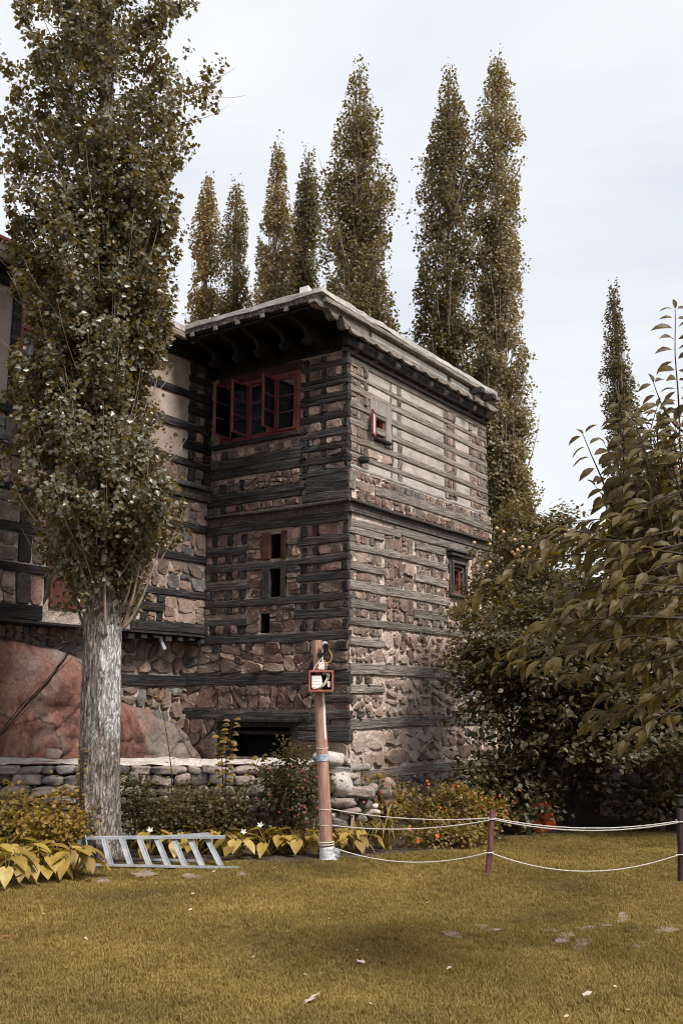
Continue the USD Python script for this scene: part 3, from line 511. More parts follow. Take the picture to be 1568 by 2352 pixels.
def casement(parent, w_, h, mx, mz, hinge, ang, red=REDW, glass=None):
    """A glazed leaf: frame + panes; hinge point (local), swung by ang degrees about z; w_ runs along the leaf."""
    t = .035; m = MB()
    for b in ((0, t, 0, h), (w_ - t, w_, 0, h), (t, w_ - t, 0, t), (t, w_ - t, h - t, h)): m.add(box(b[0], b[1], -.018, .018, b[2], b[3], .004))
    for k in range(1, mx): x = t + (w_ - 2 * t) * k / mx; m.add(box(x - .009, x + .009, -.012, .012, t, h - t))
    for k in range(1, mz): z = t + (h - 2 * t) * k / mz; m.add(box(t, w_ - t, -.011, .011, z - .009, z + .009))
    a = math.radians(ang); T = np.eye(4); T[:2, :2] = [[math.cos(a), -math.sin(a)], [math.sin(a), math.cos(a)]]; T[:3, 3] = hinge
    tf = lambda m: (m[0] @ T[:3, :3].T + T[:3, 3], m[1])
    p = obj(parent, 'casement', tf(m.out()), red)
    for i in range(mx):
        for k in range(mz):
            x0, x1 = t + (w_ - 2 * t) * i / mx, t + (w_ - 2 * t) * (i + 1) / mx; z0, z1 = t + (h - 2 * t) * k / mz, t + (h - 2 * t) * (k + 1) / mz
            obj(p, 'pane', tf(box(x0, x1, -.003, .003, z0, z1)), glass or GLASS)
    return p
casement(tower, .21, .42, 1, 1, (.82, .02, 5.885), -162, REDW, plain('sky_reflection_pane', (.78, .80, .82), .25))  # pale pane colour stands in for the bright sky reflected in it
# carved window of the lower storey, right wall
fr = MB()
for k, (e, n) in enumerate(((.17, .05), (.11, .075), (.05, .03))):
    a, b = e, e - .055
    for bb in ((3.38 - a, 3.38 - b, 3.57 - .02, 4.05 + a), (3.74 + b, 3.74 + a, 3.57 - .02, 4.05 + a), (3.38 - b, 3.74 + b, 4.05 + b, 4.05 + a)): fr.add(box(*bb, -.03, n, .006))
fr.add(box(3.16, 3.98, 4.23, 4.29, -.03, .12, .01)).add(box(3.12, 4.04, 4.30, 4.345, -.03, .16, .01)).add(box(3.2, 3.92, 3.50, 3.55, -.03, .09, .01))
wf = obj(tower, 'window_frame', lo(*fr.out()), CARVED)
obj(wf, 'inner_frame', lo(*MB().add(box(3.38, 3.44, 3.57, 4.05, -.1, -.02, .004)).add(box(3.67, 3.74, 3.57, 4.05, -.1, -.02, .004)).add(box(3.44, 3.67, 3.99, 4.05, -.1, -.02, .004)).add(box(3.44, 3.67, 3.57, 3.63, -.1, -.02, .004)).out()), REDW)
obj(wf, 'relief', lo(*relief(3.24, 3.9, 4.17, 4.22, .075, .05)), CARVED, False, None, 'stuff')

# ------------------------------------------------------------------ tower, left wall
hL = [(1.28, 1.50, 3.90, 4.30), (1.28, 1.50, 3.285, 3.73), (1.50, 1.68, 2.72, 3.035), (1.02, 2.36, .80, 1.32), (.95, 2.60, 5.96, 6.97)]
fl = Face('l', 0.0)
core = MB().add(fl(*sheet(0, 2.95, 1.9, 7.62, hL, .016, 3))).add(fl(*sheet(0, 3.35, -.3, 1.95, hL, .02, 5)))
core.add(fl(*sheet(2.8, 3.35, 1.85, 2.65, [], .02, 15)))
for h in hL[:4]: obj(tower, 'room_back', fl(*opening(h, .45)), DARK)
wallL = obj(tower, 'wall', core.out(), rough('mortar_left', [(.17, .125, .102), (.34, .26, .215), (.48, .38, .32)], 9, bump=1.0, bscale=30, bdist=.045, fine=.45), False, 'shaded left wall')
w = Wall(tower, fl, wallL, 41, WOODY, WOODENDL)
ML, WL = (0, 1, 2, 3), (.33, .37, .18, .12)
rws = [(7.0, 7.11), (6.74, 6.9), (6.46, 6.58), (6.15, 6.31), (5.87, 6.03), (5.64, 5.76), (5.44, 5.55), (5.22, 5.33)]
for i, (t0, t1) in enumerate(rws):
    if i < 7:
        b0, b1 = rws[i + 1][1], t0
        if b1 - b0 > .13: w.beam(-.012, .90, b0, (b0 + b1) / 2 - .004, .04); w.beam(-.012, .90, (b0 + b1) / 2 + .004, b1, .034)
        else: w.beam(-.012, .90, b0, b1, .036)
    w.header(.0, .1, t0, t1); w.stones(.12, .42, t0, t1, .06, .016, .028, (1, 2, 3, 0), (.3, .4, .2, .1)); w.header(.42, .51, t0, t1); w.stones(.52, .76, t0, t1, .05, .016, .028, (1, 2, 3), (.35, .45, .2)); w.header(.765, .87, t0, t1)
w.beam(-.012, 2.9, 7.14, 7.5, .05, mat=EAVE_SHADE)
w.beam(.9, 2.80, 5.50, 5.665, .035); w.beam(.9, 2.85, 5.335, 5.49, .035)
w.stones(.9, 2.42, 5.675, 5.82, .028, .016, .03, (1, 2, 3), (.4, .35, .25)); w.header(2.44, 2.56, 5.675, 5.82); w.stones(2.58, 2.8, 5.5, 5.82, .05)
for a in ((-.012, .92, 5.14, 5.215), (-.012, .78, 5.005, 5.135), (-.012, .80, 4.87, 5.0), (-.012, .86, 4.73, 4.865)): w.beam(*a, .045)
w.header(.78, .9, 5.1, 5.33); w.stones(.92, 2.06, 5.08, 5.33, .035, .022, .04, (0, 1, 2), (.3, .4, .3), tilt=.3); w.header(2.07, 2.16, 5.08, 5.28)
w.stones(2.17, 2.45, 5.08, 5.33, .03, .02, .035); w.header(2.46, 2.6, 5.08, 5.26); w.stones(2.61, 2.84, 5.08, 5.33, .02, .02, .03, ML, WL)
w.beam(.82, 2.85, 4.975, 5.07, .045); w.beam(.9, 2.85, 4.87, 4.965, .035)
for s0, s1 in ((.95, 1.45), (1.46, 1.95), (1.96, 2.1), (2.24, 2.45)): w.stones(s0, s1, 4.735, 4.865, .05, .014, .03, (0, 1), (.7, .3), tilt=.05)
w.header(2.11, 2.23, 4.735, 4.865); w.header(2.46, 2.6, 4.735, 4.865); w.stones(2.61, 2.84, 4.735, 4.865, .02)
for a in ((-.012, 2.88, 4.37, 4.51), (-.012, 2.88, 3.77, 3.885), (-.012, 2.88, 3.165, 3.28), (-.012, 3.0, 2.585, 2.715)): w.beam(*a, .042, wob=.011)
for a in ((-.012, .96, 4.05, 4.18), (-.012, .96, 3.48, 3.61), (-.012, 1.06, 2.91, 3.05), (1.93, 2.86, 4.02, 4.15), (1.88, 2.86, 3.45, 3.57), (1.95, 2.86, 2.85, 2.975)): w.beam(*a, .036, wob=.009)
for t0, t1 in ((4.18, 4.37), (3.885, 4.03), (3.61, 3.77), (3.28, 3.46), (3.05, 3.165), (2.715, 2.88)):
    w.header(.0, .1, t0, t1); w.stones(.11, .54, t0, t1, .08, .018, .032, (0, 1), (.65, .35), tilt=.06); w.header(.54, .66, t0, t1); w.stones(.665, .775, t0, t1, .03, .016, .02, (0, 1), (.6, .4)); w.header(.78, .89, t0, t1)
    for s0, s1 in ((2.14, 2.29), (2.42, 2.61), (2.73, 2.85)): w.stones(s0, s1, t0, t1, .04, .022, .032, (0, 1), (.55, .45), tilt=.05)
    for s0, s1 in ((2.0, 2.13), (2.29, 2.41), (2.62, 2.72)): w.header(s0, s1, t0, t1, .035)
for t0, t1 in ((3.90, 4.36), (3.29, 3.765)):
    w.stones(1.67, 1.99 if t0 > 3.5 else 1.9, t0, t1, .045, .018, .032, (0, 1), (.6, .4), tilt=.08); w.stones(.9, 1.17, t0, t1, .028, .016, .032, (0, 1, 2, 3), (.3, .3, .2, .2), tilt=.08)
w.stones(1.0, 1.49, 2.72, 3.05, .035, .018, .032, (0, 1), (.65, .35), tilt=.08); w.stones(1.69, 1.98, 2.72, 3.1, .035, .018, .03, (0, 1), (.5, .5)); w.stones(.98, 1.95, 3.06, 3.16, .022, .014, .03, (0, 1, 3), (.4, .4, .2))
for t0, t1 in ((3.90, 4.30), (3.285, 3.73)):
    for s0, s1 in ((1.18, 1.28), (1.50, 1.66)): obj(tower, 'window_jamb', fl(*box(s0, s1, t0 - .01, t1 + .03, -.12, .045, .008)), REDDARK if t0 > 3.5 else WOODENDL)
# base of the tower
for a in ((-.03, 3.3, 1.915, 2.08), (-.03, 3.3, 1.395, 1.525)): w.beam(*a, .045, wob=.012)
for a in ((-.03, .62, 1.63, 1.74), (-.03, .9, 1.215, 1.3), (-.03, .9, 1.07, 1.205)): w.beam(*a, .05, wob=.008, mat=WOODY)
w.stones(0, 3.0, 2.10, 2.575, .055, .022, .04, (0, 1, 2), (.3, .5, .2), tilt=.22, aspect=1.5); w.stones(3.0, 3.3, 2.1, 2.5, .04)
for s0, t0 in ((.02, 2.40), (.36, 2.42), (.02, 2.1), (.5, 2.1), (1.75, 2.44), (2.5, 2.44), (.32, 1.32), (.66, 1.32), (1.95, 1.82), (.8, 1.8)): w.header(s0, s0 + .2, t0, t0 + .15, .05)
w.stones(.65, 3.3, 1.535, 1.905, .085, .028, .045, (0, 1, 2), (.4, .45, .15), tilt=.3, aspect=1.1); w.stones(.0, .63, 1.75, 1.9, .03); w.stones(.0, .6, 1.535, 1.62, .03)
w.stones(2.5, 3.3, .5, 1.385, .07, .02, .05, (0, 1), (.5, .5), tilt=.4, aspect=1.0); w.stones(0, .9, .2, 1.06, .08, .025, .04, (0, 1, 2), (.4, .3, .3), tilt=.15)
peb = w.pebbles(.5, 3.2, 1.53, 1.9, 110); peb.add(w.pebbles(0, 3.0, 2.1, 2.57, 90).out()); peb.add(w.pebbles(.9, 2.0, 2.75, 4.3, 60, .014, hL).out()); peb.add(w.pebbles(.9, 2.1, 5.08, 5.33, 40, .02).out())
obj(wallL, 'mortar_pebbles', fl(*peb.out()), MORTAR, False, None, 'stuff')
# cellar window surround
fr = MB()
for b, n in (((.90, 1.02, .75, 1.33), .05), ((2.36, 2.50, .75, 1.33), .05), ((.88, 2.52, 1.335, 1.385), .09), ((1.02, 2.36, 1.26, 1.335), .03), ((1.02, 1.12, .8, 1.26), -.03), ((2.26, 2.36, .8, 1.26), -.03), ((1.12, 2.26, 1.14, 1.2), -.08)): fr.add(box(*b, min(-.1, n - .06), n, .008))
obj(tower, 'window_frame', fl(*fr.out()), WOODENDL, False, 'carved dark frame of the cellar window')
# big red casement window
fr = MB()
for b in ((.93, 1.0, 5.94, 6.98), (2.56, 2.62, 5.94, 6.98), (1.0, 2.56, 6.90, 6.98), (1.0, 2.56, 5.94, 5.99), (1.40, 1.45, 5.99, 6.90), (1.98, 2.04, 5.99, 6.90)): fr.add(box(*b, -.07, .03, .006))
wf = obj(tower, 'window_frame', fl(*fr.out()), REDW)
obj(tower, 'lintel_board', fl(*box(.90, 2.66, 6.985, 7.135, -.03, .03, .006)), REDDARK)
obj(tower, 'window_sill', fl(*box(.9, 2.75, 5.865, 5.935, -.03, .09, .012)), WOODY)
obj(wf, 'room_back', fl(*MB().add(box(.9, 2.65, 5.9, 7.0, -.9, -.85)).add(box(.9, .93, 5.9, 7.0, -.85, -.08)).add(box(2.62, 2.65, 5.9, 7.0, -.85, -.08)).add(box(.93, 2.62, 5.9, 5.93, -.85, -.08)).add(box(.93, 2.62, 6.99, 7.0, -.85, -.08)).out()), DARK)
H = .90
casement(tower, .52, H, 1, 3, (-.01, 1.46, 5.99), 90)          # fixed middle leaf (runs along +v)
casement(tower, .39, H, 1, 3, (-.035, 1.0, 5.99), 90)          # right leaf, shut
casement(tower, .40, H, 1, 3, (-.04, 1.42, 5.99), 90 + 97)     # swung out
casement(tower, .42, H, 1, 3, (-.04, 2.01, 5.99), 90 + 92)     # swung out
casement(tower, .42, H, 1, 3, (-.04, 2.36, 5.99), 90 + 88)     # leftmost leaf, swung out
casement(tower, .50, H, 1, 3, (-.01, 2.05, 5.99), 90)

# ------------------------------------------------------------------ tower roof and eaves
def roof_slab(u0, u1, v0, v1, z0, z1, amp, seed, step=.08):
    m = trimesh.creation.box([u1 - u0, v1 - v0, z1 - z0]); m.apply_translation([(u0 + u1) / 2, (v0 + v1) / 2, (z0 + z1) / 2])
    v, f = trimesh.remesh.subdivide_to_size(m.vertices, m.faces, step * 3)
    m = trimesh.Trimesh(v, f); m.merge_vertices(); v = np.array(m.vertices)
    for k in range(3): v[:, k] += (meshkit.fbm(v * 5 + k * 17, 3, seed) - .5) * amp
    return v, np.array(m.faces)
obj(tower, 'roof', roof_slab(-1.13, 5.02, -.26, 3.3, 7.635, 7.715, .075, 3), ROOFTOP, True)
obj(tower, 'brushwood_layer', roof_slab(-1.115, 5.1, -.20, 2.6, 7.555, 7.632, .05, 8), BRUSH)
obj(tower, 'soffit', box(-1.08, 5.06, -.12, 2.95, 7.52, 7.55), EAVE_SHADE)
obj(tower, 'fascia', Face('r', -.2)(*beam(-1.0, 5.1, 7.548, 7.63, -.02, .06, np.random.default_rng(5), .008)), WOODX)
ec = Face('r', -.10); re_ = np.random.default_rng(77)
for s0, s1, mm in ((.45, .98, BOARD), (.985, 1.5, BOARD), (1.505, 2.05, BOARD), (2.055, 2.6, BOARD), (2.605, 3.05, BOARD), (-.25, .445, WOODX), (3.20, 3.6, BOARD), (3.62, 4.1, BOARD), (4.12, 5.05, WOODX)): obj(tower, 'eave_board', ec(*beam(s0, s1, 7.405, 7.545, -.03, .05, re_, .003)), mm)
obj(tower, 'eave_board', ec(*beam(3.06, 3.19, 7.405, 7.545, -.03, .03, re_, .003)), WOODEND, False, 'dark gap block between eave boards')
# scalloped drip board
pts = [(-.28, 7.40)]
for k in range(13):
    a = -.22 + k * .41
    pts += [(a, 7.315), (a + .05, 7.305), (a + .25, 7.31), (a + .29, 7.335), (a + .33, 7.345), (a + .37, 7.33), (a + .40, 7.315)]
pts += [(5.08, 7.315), (5.08, 7.40)]
obj(tower, 'drip_board', extr(pts, 'y', -.205, -.15), WOODX)
obj(tower, 'eave_beam', ec(*beam(-.1, 5.06, 7.18, 7.39, -.15, -.03, re_)), WOODENDL)
for k in range(9): obj(tower, 'eave_bracket', extr([(.05, 7.28), (-.12, 7.28), (-.12, 7.23), (-.08, 7.20), (.05, 7.14)], 'x', .15 + k * .58, .27 + k * .58), WOODEND)
obj(tower, 'dentil_moulding', ec(*MB().add(beam(-.08, 5.06, 7.10, 7.16, -.18, -.10, re_, .002)).add(relief(0, 5, 7.105, 7.155, -.1, .05)).out()), CARVED)
for s0 in (3.95, 4.45): obj(tower, 'beam_end', box(s0, s0 + .12, -.42, .0, 7.42, 7.53, .008), WOODENDL)
sc = [(-1.2, 7.485), (-1.17, 7.545), (.3, 7.545), (.3, 7.40), (-.2, 7.40), (-.25, 7.37), (-.30, 7.335), (-.36, 7.33), (-.40, 7.36), (-.43, 7.43), (-.47, 7.49), (-.52, 7.50), (-.56, 7.47), (-.58, 7.41), (-.62, 7.385), (-.68, 7.39), (-.73, 7.42), (-.77, 7.46), (-.84, 7.49), (-.95, 7.465), (-1.08, 7.455)]
obj(tower, 'scalloped_beam_end', extr(sc, 'y', -.19, -.06), WOODX)
for k, v0 in enumerate((.36, .82, 1.32, 1.77, 2.27)):
    br = [(-1.11, 7.545), (-1.11, 7.50), (-1.09, 7.48), (-.98, 7.46), (-.90, 7.42), (-.78, 7.40), (-.66, 7.37), (-.60, 7.30), (-.60, 7.22), (-.66, 7.20), (-.67, 7.15), (-.60, 7.11), (-.52, 7.13), (-.47, 7.20), (-.42, 7.25), (.0, 7.18), (.0, 7.545)]
    obj(tower, 'roof_bracket', extr(br, 'y', v0 + .008, v0 + .075), EAVE_SHADE); obj(tower, 'bracket_cap', box(-1.135, -1.10, v0 + .004, v0 + .08, 7.485, 7.55, .004), WOODX)
obj(tower, 'eave_beam', box(-1.05, -.97, -.1, 2.6, 7.47, 7.515, .006), EAVE_SHADE)
# back walls close the tower
obj(tower, 'back_wall', MB().add(box(5.0, 5.06, .09, 6.0, -.3, 7.53)).add(box(-.03, 5.0, 5.9, 6.0, -.3, 7.53)).add(box(.05, .11, 2.96, 5.9, -.3, 7.53)).add(box(.06, 4.98, .42, .45, 0, 5.1)).add(box(.95, 5.0, 2.9, 2.95, .0, 7.5)).out(), MORTAR)
obj(tower, 'rear_roof', box(-.2, 5.1, 3.28, 6.1, 7.58, 7.70), ROOFTOP)
top('roof_lamp', ((lambda m: (m[0] @ np.array([[ca, sa, 0], [-sa, ca, 0], [0, 0, 1.]]) + house(-.95, .05, 0), m[1]))(extr([(-.09, 7.70), (.10, 7.70), (.10, 7.75), (-.07, 7.85), (-.09, 7.85)], 'y', 0, .16))), WHITEP, 'small white wedge shaped block on the front corner of the tower roof', 'lamp')  # plain white wedge block of unknown use; gives no light

# ------------------------------------------------------------------ the wing on the left
wu = Face('r', 2.87); wl = Face('r', 3.28)
hW = [(-4.05, -3.45, 5.90, 6.72), (-3.25, -1.62, 3.02, 4.22)]
core = MB().add(wu(*sheet(-6.5, .2, 2.72, 7.5, hW, .014, 33, .07))).add(wl(*sheet(-6.5, .6, -.3, 2.72, [], .03, 35, .07))).add(box(-6.5, -.02, 2.88, 3.3, 2.725, 2.76))
obj(wing, 'room_back', wu(*opening(hW[0], .35)), DARK)
wallW = obj(wing, 'wall', core.out(), MORTAR)
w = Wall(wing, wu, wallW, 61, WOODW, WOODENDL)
# upper storey: plaster panels between timbers, stone crib at the inner corner
for t0, t1 in ((6.81, 7.33), (6.265, 6.66), (5.63, 6.12)):
    w.panel(-1.7, -.56, t0, t1, PLASTER2); w.panel(-3.3, -1.72, t0, t1, PLASTER2)
w.panel(-6.4, -4.19, 5.54, 7.22, PLASTER2); w.panel(-4.14, -3.35, 5.54, 5.87, PLASTER2)
for a in ((-3.4, .12, 6.67, 6.80), (-3.4, .12, 6.13, 6.255), (-6.5, .12, 5.50, 5.62), (-.56, .12, 6.42, 6.54), (-.68, .12, 5.79, 5.945), (-6.5, .1, 7.34, 7.5), (-.56, .12, 6.98, 7.1)): w.beam(*a, .05, wob=.012)
for z0, z1 in ((-.6, 0),): pass
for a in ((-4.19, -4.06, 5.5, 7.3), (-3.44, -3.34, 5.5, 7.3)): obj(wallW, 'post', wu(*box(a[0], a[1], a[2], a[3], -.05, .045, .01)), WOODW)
for t0, t1 in ((7.1, 7.33), (6.81, 6.98), (6.55, 6.66), (6.265, 6.42), (5.955, 6.12), (5.63, 5.78), (5.22, 5.49)):
    w.header(-.54, -.40, t0, t1, .06); w.stones(-.39, -.19, t0, t1, .025, .016, .05, (1, 2, 3)); w.header(-.18, -.03, t0, t1, .06); w.stones(-.02, .14, t0, t1, .012, .014, .06, (1, 2, 3))
w.stones(-1.9, -.56, 5.22, 5.49, .03, .02, .045, (0, 1, 2)); w.stones(-6, -1.9, 5.12, 5.49, .06, .02, .04, (0, 1, 2, 3))
w.beam(-6.5, -1.95, 4.95, 5.1, .06)
# carved band
obj(wing, 'carved_cornice', wu(*beam(-1.9, .08, 5.13, 5.21, -.05, .17, w.rng)), CARVED)
obj(wing, 'carved_band', wu(*beam(-1.9, .08, 4.95, 5.125, -.05, .10, w.rng, .002)), CARVED); obj(wing, 'carved_relief', wu(*relief(-1.8, .05, 4.97, 5.1, .1, .09)), CARVED, False, None, 'stuff')
# lower storey
for a in ((-6.5, -3.3, 3.905, 4.03), (-6.5, -3.3, 3.39, 3.5), (-6.5, -3.4, 2.74, 2.93), (-1.5, -.02, 3.9, 4.01), (-1.6, -.02, 3.32, 3.425), (-1.62, -1.0, 3.05, 3.17), (-1.7, -.02, 2.73, 2.885), (-6.5, -3.4, 4.45, 4.55), (-1.6, -.02, 4.42, 4.53)): w.beam(*a, .05, wob=.012)
for t0, t1 in ((2.94, 3.38), (3.51, 3.9), (4.04, 4.44)):
    w.stones(-4.9, -3.86, t0, t1, .06, .022, .035, (0, 1, 2), (.5, .35, .15)); w.header(-3.84, -3.62, t0, t1); w.stones(-3.6, -3.38, t0, t1, .05, .02, .03, (0, 1, 2)); w.header(-3.36, -3.27, t0, t1)
w.stones(-4.9, -3.4, 4.56, 4.94, .06, .022, .035, (0, 1, 2))
for t0, t1 in ((2.89, 3.31), (3.43, 3.89), (4.02, 4.41), (4.54, 4.93)): w.stones(-.98 if t0 < 3 else -1.58, -.03, t0, t1, .045, .018, .03, (1, 2, 3), (.45, .4, .15))
w.header(-1.55, -1.42, 3.18, 3.31); w.header(-1.15, -1.0, 3.18, 3.31); w.header(-1.5, -1.36, 2.89, 3.04); w.header(-1.14, -1.0, 2.89, 3.04); w.stones(-1.34, -1.16, 2.89, 3.04, .03, .015, .03, (2,)); w.stones(-1.4, -1.17, 3.18, 3.31, .03, .015, .03, (2,))
# red door with its boards, mostly behind the tree
for k in range(6): obj(wing, 'door_board', wu(*box(-3.22 + k * .265, -2.96 + k * .265, 3.03, 4.2, -.16, -.09 + (.02 if k in (0, 5) else 0), .006)), REDW if k in (4, 5) else REDDARK)
obj(wing, 'door_frame', wu(*MB().add(box(-3.27, -3.22, 2.95, 4.25, -.2, .03)).add(box(-1.63, -1.58, 2.95, 4.25, -.2, .03)).add(box(-3.27, -1.58, 4.2, 4.28, -.2, .03)).add(box(-3.27, -1.58, 2.94, 3.02, -.2, .04)).out()), REDDARK)
# upper window with a lattice above it
fr = MB()
for b in ((-4.06, -4.0, 5.88, 7.20), (-3.5, -3.44, 5.88, 7.20), (-4.0, -3.5, 6.80, 6.87), (-4.0, -3.5, 7.14, 7.20)): fr.add(box(*b, -.04, .05, .006))
wf = obj(wing, 'window_frame', wu(*fr.out()), REDW)
lt = MB()
for k in range(12):
    lt.add(box(-4.0 + k * .042, -3.99 + k * .042, 6.87, 7.14, -.02, .005))
for k in range(7):
    for q in range(4): lt.add(box(-4.0 + q * .13 + (k % 2) * .04, -3.91 + q * .13 + (k % 2) * .04, 6.88 + k * .038, 6.888 + k * .038, -.02, .008))
obj(wf, 'lattice', wu(*lt.out()), REDDARK); obj(wf, 'sill', wu(*box(-4.12, -3.4, 5.80, 5.88, -.03, .09, .01)), WOODENDL)
obj(wf, 'lattice_back', wu(*box(-4.0, -3.5, 6.87, 7.14, -.06, -.04)), DARK)
casement(wing, .27, .82, 1, 3, (-4.0, 2.86, 5.92), 0, WOODENDL); casement(wing, .25, .82, 1, 3, (-3.5, 2.82, 5.92), 180 + 75)
# jetty soffit, lower wall
obj(wing, 'soffit', box(-6.5, -.02, 2.80, 3.30, 2.69, 2.722), WOODENDL)
for k in range(7): obj(wing, 'joist_end', box(-1.75 + k * .27, -1.62 + k * .27, 2.83, 3.3, 2.58 + .02 * (k % 3), 2.685, .01), WOODENDL)
obj(wing, 'broken_pipe', tube([(-.95, 2.95, 2.66), (-.93, 2.92, 2.55), (-.9, 2.9, 2.46)], .035, 8), GREYP); obj(wing, 'broken_pipe', tube([(-.12, 3.1, 2.62), (-.12, 2.85, 2.60)], .055, 9), BLACKP)
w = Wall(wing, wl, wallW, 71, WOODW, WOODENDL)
w.beam(-2.4, .3, 1.90, 2.07, .06, wob=.012)
w.stones(-2.4, .3, 2.09, 2.66, .11, .03, .06, (0, 1, 2), (.3, .5, .2), tilt=.4); w.stones(-1.9, .3, 1.2, 1.88, .06, .03, .06, (0, 1, 3), (.4, .4, .2), tilt=.4)
w.stones(-5.4, -2.4, 2.1, 2.70, .035, .024, .06, (0, 1, 2, 3), (.3, .35, .2, .15), tilt=.3)
obj(wing, 'roof', roof_slab(-6.6, -.85, 2.46, 6.4, 7.61, 7.70, .04, 23, .12), ROOFTOP, True)
obj(wing, 'fascia', Face('r', 2.52)(*beam(-6.6, -.84, 7.49, 7.60, -.03, .05, np.random.default_rng(9), .01)), rough('eave_timber', [(.13, .10, .085), (.24, .19, .165), (.33, .27, .24)], 5, stretch=(.35, 3, 5), bump=.7, bscale=16, fine=.4, spread=0))
obj(wing, 'soffit', box(-6.5, -.9, 2.55, 2.95, 7.50, 7.53), WOODENDL)
obj(wing, 'roof_sheet', box(-6.6, -4.05, 2.4, 3.2, 7.73, 7.78, .01), plain('red_roof_sheet', (.34, .10, .08), .5))
obj(wing, 'back_wall', MB().add(box(-6.5, -6.44, 2.9, 6.3, -.3, 7.5)).add(box(-6.5, .0, 6.24, 6.3, -.3, 7.5)).add(box(-6.4, .05, 3.6, 3.64, 0, 7.5)).out(), MORTAR)
for (ow, co, mi), m in REST.items(): obj(co, 'further_stones', m.out(), STONE[mi], False, None, 'stuff')

# ------------------------------------------------------------------ red rock outcrop under the wing
def rock(prof, v0, seed, depth=1.0):
    """A bulging rock face: prof = (u, top z) points along the wing; stands in front of the lower wall."""
    U_, Z_ = np.array(prof).T; us = np.linspace(U_[0], U_[-1], 120); tz = np.interp(us, U_, Z_) + (meshkit.fbm(np.c_[us * 2.5, us * 0, us * 0 + seed], 3, seed) - .5) * .12
    k = np.linspace(0, 1, 70); V = []
    for q in k:
        z = -.2 + (tz + .2) * min(q / .8, 1.0); back = max(q - .8, 0) / .2
        h = np.clip((z + .2) / (tz + .2), 0, 1)
        v = v0 - .42 * np.sqrt(np.clip(1 - h ** 9, 0, 1)) - .18 * (1 - h) - .1 + back * .8
        V.append(np.stack([us, v, z - back * .05 + 0 * us], -1))
    V = np.array(V); p = V.reshape(-1, 3)
    d = (meshkit.fbm(p * 1.3, 4, seed) - .5) * .35 + (meshkit.fbm(p * 5, 3, seed + 1) - .5) * .07
    ridge = np.abs(meshkit.fbm(p * np.array([1.1, 1, 1.5]), 3, seed + 4) - .5); d -= np.clip(.03 - ridge, 0, .03) * 2.2
    p = p + np.c_[0 * d, -d, 0 * d]; i, j = np.meshgrid(np.arange(69), np.arange(119), indexing='ij'); a = i * 120 + j
    return p, np.stack([a, a + 1, a + 121, a + 120], -1).reshape(-1, 4)
def world_house(m): v = np.asarray(m[0]); return v @ np.array([[ca, sa, 0], [-sa, ca, 0], [0, 0, 1.]]) + C, m[1]
top('boulder', world_house(rock([(-7, 2.6), (-4.6, 2.56), (-3.75, 2.53), (-3.1, 2.40), (-2.5, 2.30), (-2.2, 2.22), (-1.95, 1.75), (-1.6, 1.66), (-1.2, 1.60), (-.75, 1.42), (-.35, 1.2), (.1, .85), (.4, .6)], 3.3, 13)), ROCK, 'huge red bedrock boulder under the house wing behind the dry stone wall', 'boulder', smooth=True)
vn = [at(x, y, d) for x, y, d in ((0, 1690, 12.7), (60, 1620, 12.72), (110, 1570, 12.75), (150, 1510, 12.8), (185, 1440, 12.85), (205, 1380, 12.9))]
vm = MB().add(tube(np.array(vn), .011, 6)); rv = np.random.default_rng(3)
for k in range(5):
    P = np.array(vn) + rv.normal(0, .025, (6, 3)); vm.add(tube(P, .004, 4))
top('creeper_stem', vm.out(), DTWIG, 'bare brown creeper stem slanting up across the red boulder', 'creeper')

# ------------------------------------------------------------------ dry stone retaining wall
rw = np.random.default_rng(5)
ICO = trimesh.creation.icosphere(2)
def lump(c, r, rng, seed, flat=.75, boxy=.55):
    v = np.array(ICO.vertices); v = np.sign(v) * np.abs(v) ** boxy; v /= np.abs(v).max(0)
    v = v * (1 - .18 * (1 - np.abs(v).max(1, keepdims=True)))
    v *= 1 + (meshkit.fbm(v * 1.4 + seed * 3.7, 3, seed) - .5)[:, None] * .55
    v = v * np.array(r)
    a = rng.normal(0, .10); R = np.array([[math.cos(a), 0, math.sin(a)], [0, 1, 0], [-math.sin(a), 0, math.cos(a)]])
    return v @ R.T + np.array(c), np.array(ICO.faces)
# the wall runs from the left edge of the garden to the foot of the tower
WA, WB = np.array([-7.2, 12.55]), np.array([.10, 12.35])
wt = unit(WB - WA); wn = np.array([wt[1], -wt[0]]); WLEN = float(np.linalg.norm(WB - WA))
dry = thing('dry_stone_wall', 'low dry stone retaining wall with pale mortar cap in front of the boulder', 'wall')
def wpt(s, n, z): p = WA + wt * s + wn * n; return np.array([p[0], p[1], z])
bk = MB()
for a, b in ((0, WLEN),): 
    q = [wpt(0, -.06, -.1), wpt(WLEN, -.06, -.1), wpt(WLEN, -.55, -.1), wpt(0, -.55, -.1), wpt(0, -.06, .86), wpt(WLEN, -.06, .86), wpt(WLEN, -.55, .86), wpt(0, -.55, .86)]
    bk.add((np.array(q), np.array([[0, 1, 5], [0, 5, 4], [1, 2, 6], [1, 6, 5], [2, 3, 7], [2, 7, 6], [3, 0, 4], [3, 4, 7], [4, 5, 6], [4, 6, 7]])))
obj(dry, 'core', bk.out(), SOIL)
z = 0.02; ns = 0
